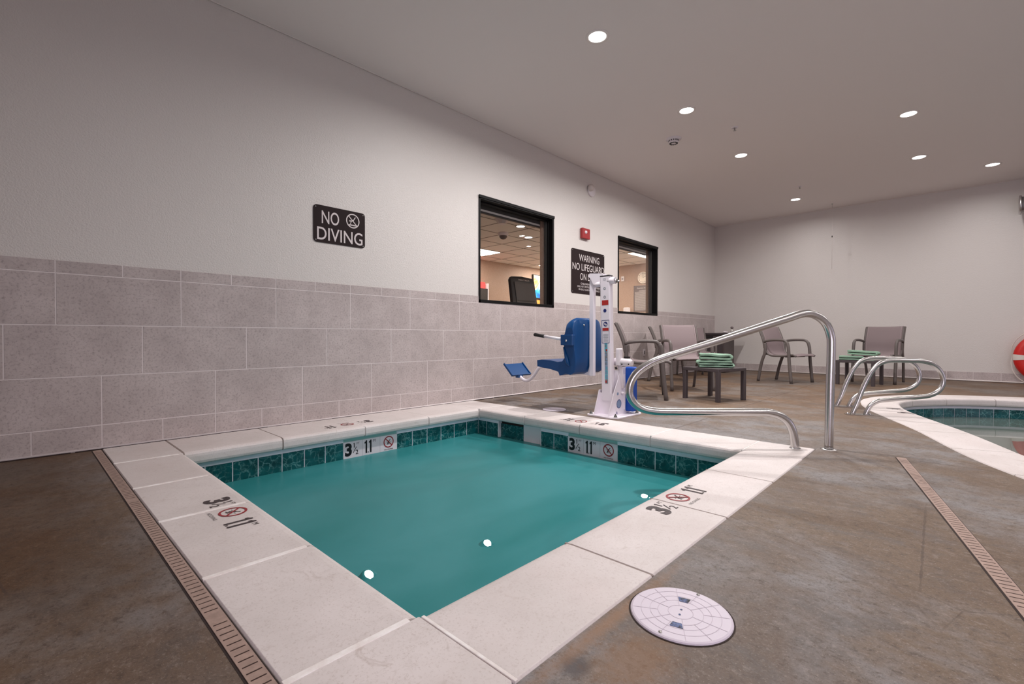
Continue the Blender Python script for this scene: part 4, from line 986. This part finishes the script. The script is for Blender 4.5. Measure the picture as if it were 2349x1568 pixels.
# things on the end wall
EY = BACK - 0.012
ck = empty('wall_clock', (-1.665, EY, 2.10)); tag(ck, 'round white wall clock beyond the farther window', 'clock')
MB().lathe([(0, -0.028), (0.128, -0.028), (0.136, -0.034), (0.142, -0.028), (0.142, 0.0)], (-1.665, EY, 2.10), (0, 1, 0), 40).build('case', 'clock_face', ck, True)
m_ = MB(); O = (-1.665, EY - 0.030, 2.10); R = (1, 0, 0); U = (0, 0, 1); N = (0, -1, 0)
for k in range(12): a = k * math.pi / 6; m_.disc2d(Vector(O) + Vector((0.105 * math.sin(a), 0, 0.105 * math.cos(a))), R, U, N, 0.011, 0)
m_.build('numerals', 'notice_grey', ck, True)
m_ = MB(); m_.bar2d(O, R, U, N, (0, 0), (0.0, 0.115), 0.006); m_.bar2d(O, R, U, N, (0, 0), (0.10, 0.045), 0.005); m_.build('hands', 'rubber', ck, True)
th = empty('thermostat', (-2.22, EY, 2.12)); tag(th, 'small white thermostat left of the clock', 'thermostat')
MB().rbox((-2.262, EY - 0.022, 2.06), (-2.185, EY, 2.18), 0.006).build('housing', 'white_plastic', th, True)
MB().box((-2.245, EY - 0.0235, 2.105), (-2.20, EY - 0.0225, 2.125)).build('display', 'gasket', th, True)
ro = empty('rules_sign', (-1.70, EY, 1.33)); tag(ro, 'grey exercise room rules sign under the clock', 'sign')
MB().box((-1.92, EY - 0.008, 1.30), (-1.46, EY, 1.92)).build('board', 'notice_grey', ro, True)
m_ = MB(); O = Vector((-1.68, EY - 0.008, 1.86)); m_.text('Exercise Room', O, (1, 0, 0), (0, 0, 1), (0, -1, 0), 0.032, 0.30, 0.01)
random.seed(5)
for k in range(28):
    z_ = 1.80 - k * 0.0175; w_ = random.choice([0.40, 0.38, 0.41, 0.30, 0.36]); l_ = -0.20
    if k < 2: m_.bar2d(Vector((-1.68, EY - 0.008, z_)), (1, 0, 0), (0, 0, 1), (0, -1, 0), (-0.10, 0), (0.12, 0), 0.006)
    else: m_.bar2d(Vector((-1.69, EY - 0.008, z_)), (1, 0, 0), (0, 0, 1), (0, -1, 0), (l_, 0), (l_ + w_, 0), 0.007)
m_.build('lettering', 'notice_line', ro, True)
ds = empty('towel_dispenser', (-2.08, EY, 1.25)); tag(ds, 'white rounded dispenser at the sill line of the farther window', 'dispenser')
MB().rbox((-2.16, EY - 0.11, 1.22), (-2.0, EY, 1.405), 0.03).build('housing', 'white_plastic', ds, True)

# ------------------------------------------------------------------ things on the left wall
def sign(name, y0, y1, z0, z1, label):
    e = empty(name, (0, (y0 + y1) / 2, (z0 + z1) / 2)); tag(e, label, 'sign')
    r = 0.03; P = []
    for cx_, cy_, a0 in ((y1 - r, z1 - r, 0), (y0 + r, z1 - r, 90), (y0 + r, z0 + r, 180), (y1 - r, z0 + r, 270)):
        for k in range(7): a = math.radians(a0 + 15 * k); P.append((cx_ + r * math.cos(a), cy_ + r * math.sin(a)))
    MB().prism(P, (-0.003, 0, 0), (0, 1, 0), (0, 0, 1), (1, 0, 0), 0.006).build('board', 'sign_brown', e, True); return e
R, U, N = Vector((0, 1, 0)), Vector((0, 0, 1)), Vector((1, 0, 0))
e = sign('no_diving_sign', 2.131, 2.590, 1.472, 1.778, 'dark brown NO DIVING sign with a crossed-out diver on the long wall')
q = MB(); X0 = 0.003
q.text('NO', (X0, 2.275, 1.683), R, U, N, 0.107, 0.150, 0.006); q.text('DIVING', (X0, 2.363, 1.546), R, U, N, 0.107, 0.405, 0.006); q.build('lettering', 'sign_white', e, True)
q = MB(); O = Vector((X0, 2.475, 1.694)); prohibition(q, O, R, U, N, 0.062, 0.009)
q.disc2d(O + R * -0.026 - U * 0.002, R, U, N, 0.0065); q.bar2d(O, R, U, N, (-0.018, -0.004), (0.008, 0.008), 0.009); q.bar2d(O, R, U, N, (0.006, 0.008), (0.024, 0.036), 0.007); q.bar2d(O, R, U, N, (-0.014, -0.006), (-0.024, -0.028), 0.006)
for k in range(7): q.disc2d(O + R * (-0.030 + 0.010 * k) - U * 0.036, R, U, N, 0.0062, 0, 0.0011)
q.build('no_diving_symbol', 'sign_white', e, True)
q = MB()
for a, b_ in ((2.150, 1.760), (2.571, 1.760), (2.150, 1.490), (2.571, 1.490)): q.lathe([(0, 0.0065), (0.004, 0.0055), (0.005, 0.003)], (0, a, b_), (1, 0, 0), 12)
q.build('screws', 'alu', e, True)
e = sign('warning_sign', 5.650, 6.462, 1.292, 1.900, 'dark brown WARNING NO LIFEGUARD ON DUTY sign behind the pool lift')
q = MB()
q.text('WARNING', (X0, 6.075, 1.790), R, U, N, 0.095, 0.50, 0.0); q.text('NO LIFEGUARD', (X0, 6.064, 1.662), R, U, N, 0.095, 0.785, 0.0); q.text('ON DUTY', (X0, 6.075, 1.530), R, U, N, 0.095, 0.45, 0.0)
q.text('CHILDREN UNDER 14', (X0, 6.075, 1.432), R, U, N, 0.026, 0.42); q.text('SHALL NOT USE POOL WITHOUT PARENT', (X0, 6.075, 1.392), R, U, N, 0.026, 0.58); q.text('OR ADULT GUARDIAN IN ATTENDANCE', (X0, 6.075, 1.352), R, U, N, 0.026, 0.52)
q.build('lettering', 'sign_white', e, True)
q = MB()
for a, b_ in ((5.675, 1.878), (6.437, 1.878), (5.675, 1.315), (6.437, 1.315)): q.lathe([(0, 0.0065), (0.004, 0.0055), (0.005, 0.003)], (0, a, b_), (1, 0, 0), 12)
q.build('screws', 'alu', e, True)
e = empty('fire_alarm', (0, 5.945, 2.12)); tag(e, 'square red fire alarm strobe above the warning sign', 'fire alarm')
MB().rbox((-0.003, 5.855, 2.058), (0.045, 6.035, 2.200), 0.008).build('housing', 'red_plastic', e, True)
MB().lathe([(0, 0.062), (0.018, 0.058), (0.024, 0.045)], (0, 5.925, 2.145), (1, 0, 0), 24).build('strobe', 'white_plastic', e, True)
e = empty('occupancy_sensor', (0, 6.10, 2.775)); tag(e, 'round white speaker-like sensor high on the wall above the red fire alarm', 'sensor')
MB().lathe([(0.085, -0.003), (0.085, 0.012), (0.078, 0.022), (0.0, 0.026)], (0, 6.12, 2.770), (1, 0, 0), 36).build('base', 'wall_white' if 'wall_white' in MATS else 'white_plastic', e, True)
MB().lathe([(0.0, 0.075), (0.03, 0.074), (0.043, 0.060), (0.046, 0.02)], (0, 6.06, 2.790), (1, 0, 0), 28).build('eye', 'notice_line', e, True)
e = empty('power_outlet', (0, 7.69, 0.43)); tag(e, 'white outlet plate on the tiled wall behind the nearest armchair', 'outlet')
MB().rbox((-0.002, 7.655, 0.375), (0.006, 7.730, 0.490), 0.003).build('plate', 'white_plastic', e, True)
MB().box((0.006, 7.68, 0.40), (0.007, 7.705, 0.46)).build('sockets', 'gasket', e, True)

# ------------------------------------------------------------------ ceiling things
proto = None
for i, (x, y, pw_) in enumerate(DOWNLIGHTS):
    e = empty('downlight', (x, y, CEIL))
    ring = MB().lathe([(0.092, 0.0), (0.092, -0.004), (0.070, -0.006), (0.066, -0.001)], (x, y, CEIL), seg=36).build('trim_ring', 'lamp_trim', e, True)
    MB().lathe([(0, -0.003), (0.068, -0.003)], (x, y, CEIL), seg=36).build('lens', 'lens', e, True)
    L = bpy.data.lights.new('lamp', 'AREA'); L.shape = 'DISK'; L.size = 0.13; L.energy = DOWN_POWER * pw_; L.color = LAMP_COL; L.spread = math.radians(168)
    lo = bpy.data.objects.new('lamp', L); COL.objects.link(lo); lo.location = (0, 0, -0.012); lo.parent = e
    names = ['nearest ceiling downlight, biggest and highest in view', 'second ceiling downlight from the front in the left row', 'third ceiling downlight from the front in the left row', 'farthest ceiling downlight in the left row, near the back corner',
             'nearest of the three downlights on the right side of the ceiling', 'middle of the three downlights on the right, left of the last one', 'rightmost ceiling downlight close to the back wall']
    tag(e, names[i] if i < 7 else 'round ceiling downlight outside the view', 'downlight', 'round recessed ceiling downlights' if i < 7 else 'round ceiling downlights outside the view')
e = empty('smoke_detector', (1.335, 5.87, CEIL)); tag(e, 'round white smoke detector on the ceiling in the left half', 'smoke detector')
MB().lathe([(0.088, 0), (0.088, -0.008), (0.058, -0.012), (0.058, -0.038), (0.062, -0.042), (0.050, -0.052), (0.0, -0.056)], (1.335, 5.87, CEIL), seg=32).build('housing', 'white_plastic', e, True)
m_ = MB()
for k in range(14):
    a = k * 2 * math.pi / 14; m_.box((-0.006, 0.0585, -0.035), (0.006, 0.0600, -0.020), M=Matrix.Translation((1.335, 5.87, CEIL)) @ Matrix.Rotation(a, 4, 'Z'))
    m_.box((-0.006, 0.030, -0.0585), (0.006, 0.048, -0.052), M=Matrix.Translation((1.335, 5.87, CEIL)) @ Matrix.Rotation(a, 4, 'Z'))
m_.build('vents', 'gasket', e, True)
for (x, y, s_, lab) in ((1.968, 6.05, 1.0, 'nearer ceiling sprinkler head, right of the smoke detector'), (1.99, 8.93, 0.8, 'tiny far ceiling sprinkler above the last left-row downlight')):
    e = empty('sprinkler', (x, y, CEIL)); tag(e, lab, 'sprinkler', 'sprinkler heads on the ceiling')
    MB().lathe([(0.038 * s_, 0), (0.036 * s_, -0.006), (0.018 * s_, -0.009), (0.012 * s_, -0.003)], (x, y, CEIL), seg=24).build('escutcheon', 'white_plastic', e, True)
    MB().lathe([(0.007 * s_, 0), (0.007 * s_, -0.030), (0.012 * s_, -0.034), (0.018 * s_, -0.037), (0.0, -0.039)], (x, y, CEIL), seg=16).build('nozzle', 'alu', e, True)
e = empty('pull_cord', (2.169, 10.43, CEIL)); tag(e, 'thin cord with a loop hanging from the ceiling by the back wall', 'cord')
cz_ = CEIL
m_ = MB(); m_.tube([(2.169, 10.43, CEIL), (2.169, 10.43, 2.40), (2.168, 10.43, 1.90)], 0.0022, 6)
m_.tube([Vector((2.166 + 0.022 * math.sin(t * math.pi / 6) + 0.012 * (1 - math.cos(t * math.pi / 6)), 10.43, 1.848 + 0.052 * math.cos(t * math.pi / 6))) for t in range(12)], 0.0022, 6, closed=True); m_.build('cord', 'notice_line', e, True)
MB().lathe([(0, 0.02), (0.009, 0.01), (0.009, -0.01), (0, -0.02)], (2.169, 10.43, 2.47), seg=12).build('toggle', 'gasket', e, True)
MB().lathe([(0.014, 0), (0.012, -0.012), (0, -0.014)], (2.169, 10.43, CEIL), seg=16).build('ceiling_eye', 'alu', e, True)
e = empty('air_duct', (4.44, 10.5, 2.60)); tag(e, 'round galvanised air duct end high on the back wall at right edge', 'duct')
m_ = MB(); m_.tube([(4.455, 10.52, 2.61), (6.6, 10.52, 2.61)], 0.118, 36)
m_.build('pipe', 'duct', e, True)
m_ = MB(); m_.lathe([(0.0, 0.0), (0.136, 0.0), (0.136, 0.022), (0.118, 0.024)], (4.432, 10.52, 2.61), (1, 0, 0), 36); m_.lathe([(0.119, 0.09), (0.123, 0.096), (0.119, 0.102)], (4.432, 10.52, 2.61), (1, 0, 0), 36); m_.build('end_collar', 'duct', e, True)
m_ = MB()
for x_ in (4.9, 6.2): m_.box((x_, 10.50, 2.72), (x_ + 0.03, 10.54, CEIL)); m_.box((x_, 10.638, 2.58), (x_ + 0.03, BACK, 2.64))
m_.build('hanger', 'alu', e, True)

# ------------------------------------------------------------------ life ring
RC = Vector((4.782, 10.70, 0.395))
e = empty('life_ring', RC); tag(e, 'red ring buoy with white bands and rope against the back wall', 'life ring')
m_ = MB(); m_.tube([RC + Vector((0.30 * math.cos(t * math.pi / 24), 0, 0.30 * math.sin(t * math.pi / 24))) for t in range(48)], 0.082, 20, closed=True, flat=(Vector((0, 1, 0)), 0.75)); m_.build('ring', 'ring_red', e, True)
for k in range(4):
    a0 = k * math.pi / 2
    m_ = MB(); m_.tube([RC + Vector((0.30 * math.cos(a0 + t * 0.03), 0, 0.30 * math.sin(a0 + t * 0.03))) for t in range(-4, 5)], 0.086, 20, caps=False, flat=(Vector((0, 1, 0)), 0.76)); m_.build('band', 'ring_band', e, True)
m_ = MB(); pts = []
for t in range(96):
    a = t * math.pi / 48; s_ = abs(math.sin(2 * a)); pts.append(RC + Vector(((0.388 + 0.045 * s_) * math.cos(a), -0.04 * s_, (0.388 + 0.045 * s_) * math.sin(a) - 0.02 * s_ * (1 if math.sin(a) < 0 else -0.4))))
m_.tube([p if p.z > 0.012 else Vector((p.x, p.y, 0.012)) for p in pts], 0.0065, 8, closed=True); m_.build('grab_rope', 'rope', e, True)
MB().box((4.76, 10.70, 0.60), (4.80, BACK - 0.009, 0.63)).build('wall_hook', 'alu', e, True)

# ------------------------------------------------------------------ armchairs
FF = 'chair_frame'
def make_chair():
    e = empty('armchair', (0, 0, 0))
    lat = Vector((0, 1, 0))
    prof = catmull([(-0.262, 0, 0.852), (-0.235, 0, 0.80), (-0.19, 0, 0.69), (-0.163, 0, 0.60), (-0.150, 0, 0.52), (-0.128, 0, 0.452), (-0.075, 0, 0.412), (0.02, 0, 0.402), (0.14, 0, 0.405), (0.23, 0, 0.418), (0.285, 0, 0.424), (0.325, 0, 0.402)], 4)
    for s_ in (1, -1):
        y = 0.245 * s_
        m_ = MB(); m_.tube(catmull([(-0.155, y, 0.60), (-0.150, y, 0.52), (-0.160, y, 0.43), (-0.195, y, 0.34), (-0.235, y * 0.97, 0.20), (-0.275, y * 0.94, 0.0)], 4), 0.024, 10, flat=(lat, 0.72)); m_.build('leg', FF, e)
        m_ = MB(); m_.tube(catmull([(0.205, y * 1.085, 0.610), (0.222, y * 1.085, 0.56), (0.232, y * 1.085, 0.48), (0.243, y * 1.085, 0.30), (0.275, y * 1.085, 0.0)], 4), 0.023, 10, flat=(lat, 0.9)); m_.build('leg', FF, e)
        m_ = MB(); m_.tube(catmull([(-0.165, y, 0.618), (-0.10, y * 1.06, 0.636), (0.0, y * 1.085, 0.645), (0.11, y * 1.085, 0.645), (0.17, y * 1.085, 0.637), (0.205, y * 1.085, 0.605)], 4), 0.019, 10); m_.build('armrest', FF, e)
        m_ = MB(); m_.tube([p + Vector((0, y * 0.97, 0)) for p in prof], 0.015, 8, flat=(lat, 0.8)); m_.tube([p + Vector((-0.014, y, -0.002)) for p in prof[:17]], [0.015] * 17, 8); m_.build('side_rail', FF, e)
    m_ = MB(); ctr = prof; nP = len(ctr)
    def P(u, v):
        i = u * (nP - 1); i0 = min(int(i), nP - 2); p = ctr[i0].lerp(ctr[i0 + 1], i - i0); y = (v - 0.5) * 0.462
        sag = (1 - (2 * v - 1) ** 2); k = 0.012 if u > 0.5 else 0.006
        tn = (ctr[i0 + 1] - ctr[i0]).normalized(); nn = Vector((tn.z, 0, -tn.x))
        edge = 0.010 * sag if u < 0.02 else 0
        return Vector((p.x, y, p.z - edge)) + nn * (-k * sag) + Vector((0, 0, 0.004))
    m_.grid(P, 44, 10); m_.grid(lambda u, v: P(u, v) + Vector((0.004, 0, -0.004)), 44, 10)
    for u in (0.0, 1.0): m_.tube([P(u, v / 10) + Vector((-0.006, 0, -0.004)) for v in range(11)], 0.009, 8)
    so_ = m_.build('sling', 'sling', e)
    m_ = MB()
    for v in (0.045, 0.955): m_.tube([P(u / 30, v) + Vector((0.005, 0, 0.003)) for u in range(31)], 0.0025, 6)
    m_.build('sling_seam', 'sling_edge', so_)
    m_ = MB(); m_.tube([(0.17, -0.24, 0.395), (0.17, 0.24, 0.395)], 0.011, 8); m_.tube([(-0.14, -0.23, 0.425), (-0.14, 0.23, 0.425)], 0.011, 8); m_.build('crossbar', FF, e)
    return e
CH = [(1.150, 5.430, 28, 'nearest grey sling armchair in profile, just right of the pool lift'), (0.445, 7.600, 26, 'grey sling armchair in profile against the wall, behind the nearest one'),
      (1.170, 6.600, -46, 'grey sling armchair facing the room behind the towel table'), (0.430, 8.750, -48, 'rearmost left grey sling armchair, in front of the dark cabinet'),
      (1.850, 8.680, -18.5, 'lone grey sling armchair in profile near the back wall, framed by the handrail'), (2.930, 9.600, -100, 'grey sling armchair facing forward against the back wall, behind the grab rails')]
chair0 = make_chair()
for i, (x, y, a, lab) in enumerate(CH):
    o = chair0 if i == 0 else copy_tree(chair0)
    o.location = (x, y, 0); o.rotation_euler = (0, 0, math.radians(a)); tag(o, lab, 'armchair', 'grey sling armchairs on the deck')

# ------------------------------------------------------------------ side tables
def make_table():
    e = empty('side_table', (0, 0, 0)); h = 0.355; s_ = 0.235
    MB().rbox((-s_, -s_, h - 0.034), (s_, s_, h), 0.005).build('tabletop', 'table_dark', e)
    for a in (-1, 1):
        for b_ in (-1, 1):
            m_ = MB(); x, y = a * (s_ - 0.022), b_ * (s_ - 0.022); m_.rbox((x - 0.021, y - 0.021, 0.0), (x + 0.021, y + 0.021, h - 0.030), 0.003); m_.build('leg', 'table_dark', e)
    return e
t0 = make_table(); t1 = copy_tree(t0)
t0.location = (1.835, 5.835, 0); t0.rotation_euler = (0, 0, math.radians(-17)); tag(t0, 'low dark square side table carrying a neat stack of green towels', 'side table', 'low dark side tables')
t1.location = (2.765, 8.960, 0); t1.rotation_euler = (0, 0, math.radians(-7)); tag(t1, 'low dark side table near the back wall with loosely piled green towels', 'side table', 'low dark side tables')

def towel(name, loc, rot, L, Wd, h, layers, label, seed, tilt=(0, 0), wave=0.006):
    """a towel folded in layers: serpentine ribbon section swept across its width"""
    random.seed(seed); e = empty(name, loc, rot); tag(e, label, 'towel', None)
    th = h / layers; pts = []
    for k in range(layers):
        z = th * (k + 0.5); xs = [-L / 2 + th * 0.5, -L / 4, 0, L / 4, L / 2 - th * 0.5]
        if k % 2: xs = xs[::-1]
        for x in xs: pts.append(Vector((x + random.uniform(-0.003, 0.003), 0, z)))
        if k < layers - 1:
            sgn = 1 if k % 2 == 0 else -1; pts.append(Vector((sgn * (L / 2 + th * 0.15), 0, th * (k + 1))))
    pts = catmull(pts, 4); n_ = len(pts); t2 = th * 0.43; vs = []; NV = 10
    ph = random.uniform(0, 6)
    for j in range(NV + 1):
        v = j / NV; y = (v - 0.5) * Wd; ef = 1 - 0.35 * max(0, abs(2 * v - 1) - 0.8) / 0.2
        top = []; bot = []
        for i, p in enumerate(pts):
            a = pts[max(0, i - 1)]; b_ = pts[min(n_ - 1, i + 1)]; tn = (b_ - a).normalized(); nn = Vector((-tn.z, 0, tn.x))
            wz_ = wave * math.sin(9 * p.x / L + ph + 5 * v) * (p.z / h)
            q = Vector((p.x, y + 0.006 * math.sin(i * 0.7 + ph), p.z + wz_ + tilt[0] * p.x + tilt[1] * y))
            top.append(q + nn * t2 * ef); bot.append(q - nn * t2 * ef)
        vs += top + bot[::-1]
    m_ = MB(); r_ = 2 * n_
    fs = [(j * r_ + i, (j + 1) * r_ + i, (j + 1) * r_ + (i + 1) % r_, j * r_ + (i + 1) % r_) for j in range(NV) for i in range(r_)]
    m_.add(vs, fs, 0, True)
    for j in (0, NV):
        o_ = len(m_.v) - len(vs)
        for i in range(n_ - 1):
            f_ = [o_ + j * r_ + i, o_ + j * r_ + i + 1, o_ + j * r_ + r_ - 2 - i, o_ + j * r_ + r_ - 1 - i]
            m_.f.append(f_ if j else f_[::-1]); m_.mi.append(0); m_.sm.append(False)
    m_.build('folded_cloth', 'towel', e); return e
a = math.radians(26)
grp = 'folded green pool towels'
for args in (('towel', (1.845, 5.83, 0.357), a, 0.355, 0.21, 0.080, 3, 'lower green towel folded on the nearer side table', 1, (0, 0), 0.0), ('towel', (1.835, 5.83, 0.4400), a, 0.335, 0.20, 0.070, 2, 'upper green towel of the stack on the nearer side table', 2, (-0.03, 0), 0.004)):
    tag(towel(*args), group=grp)
for args in (('towel', (2.66, 8.92, 0.357), math.radians(8), 0.30, 0.24, 0.062, 2, 'lower green towel lying on the far side table', 3, (0, 0), 0.0), ('towel', (2.80, 8.97, 0.430), math.radians(-4), 0.36, 0.20, 0.066, 2, 'upper green towel slumped across the far side table pile', 4, (-0.05, 0), 0.0),
             ('towel', (2.90, 8.80, 0.357), math.radians(-7), 0.14, 0.10, 0.020, 1, 'thin green cloth flat at the right end of the far side table', 6, (0, 0), 0.0)):
    tag(towel(*args), group=grp)

# ------------------------------------------------------------------ dark cabinet in the corner
cb = empty('towel_cabinet', (0.32, 10.1, 0)); tag(cb, 'dark grey cabinet in the far corner behind the armchairs', 'cabinet')
MB().rbox((0.06, 9.84, 0.02), (0.545, 10.38, 0.735), 0.006).build('body', 'cabinet', cb, True)
MB().rbox((0.03, 9.80, 0.735), (0.70, 10.42, 0.768), 0.004).build('top', 'table_dark', cb, True)
MB().box((0.12, 9.834, 0.640), (0.33, 9.8395, 0.705)).build('slot', 'rubber', cb, True)
MB().box((0.10, 9.832, 0.08), (0.51, 9.8395, 0.60)).build('door', 'table_dark', cb, True)
e = empty('rolled_cloth', (0.545, 9.88, 0.77)); tag(e, 'small white object lying on the dark corner cabinet', 'cloth')
m_ = MB(); m_.tube([(0.50, 9.88, 0.785), (0.53, 9.88, 0.787), (0.57, 9.88, 0.783), (0.60, 9.88, 0.780)], [0.010, 0.014, 0.011, 0.006], 10); m_.build('cloth', 'white_plastic', e, True)
e = empty('bottle', (0.655, 9.92, 0.768)); tag(e, 'small clear bottle standing on the dark corner cabinet', 'bottle')
m_ = MB(); m_.lathe([(0, 0.0), (0.022, 0.0), (0.024, 0.035), (0.012, 0.055), (0.010, 0.075)], (0.655, 9.92, 0.768), seg=20); m_.build('body', 'alu', e, True)
m_ = MB(); m_.lathe([(0.010, 0.075), (0.026, 0.085), (0.028, 0.105), (0.016, 0.122), (0.0, 0.124)], (0.655, 9.92, 0.768), seg=20); m_.build('cap', 'notice_grey', e, True)
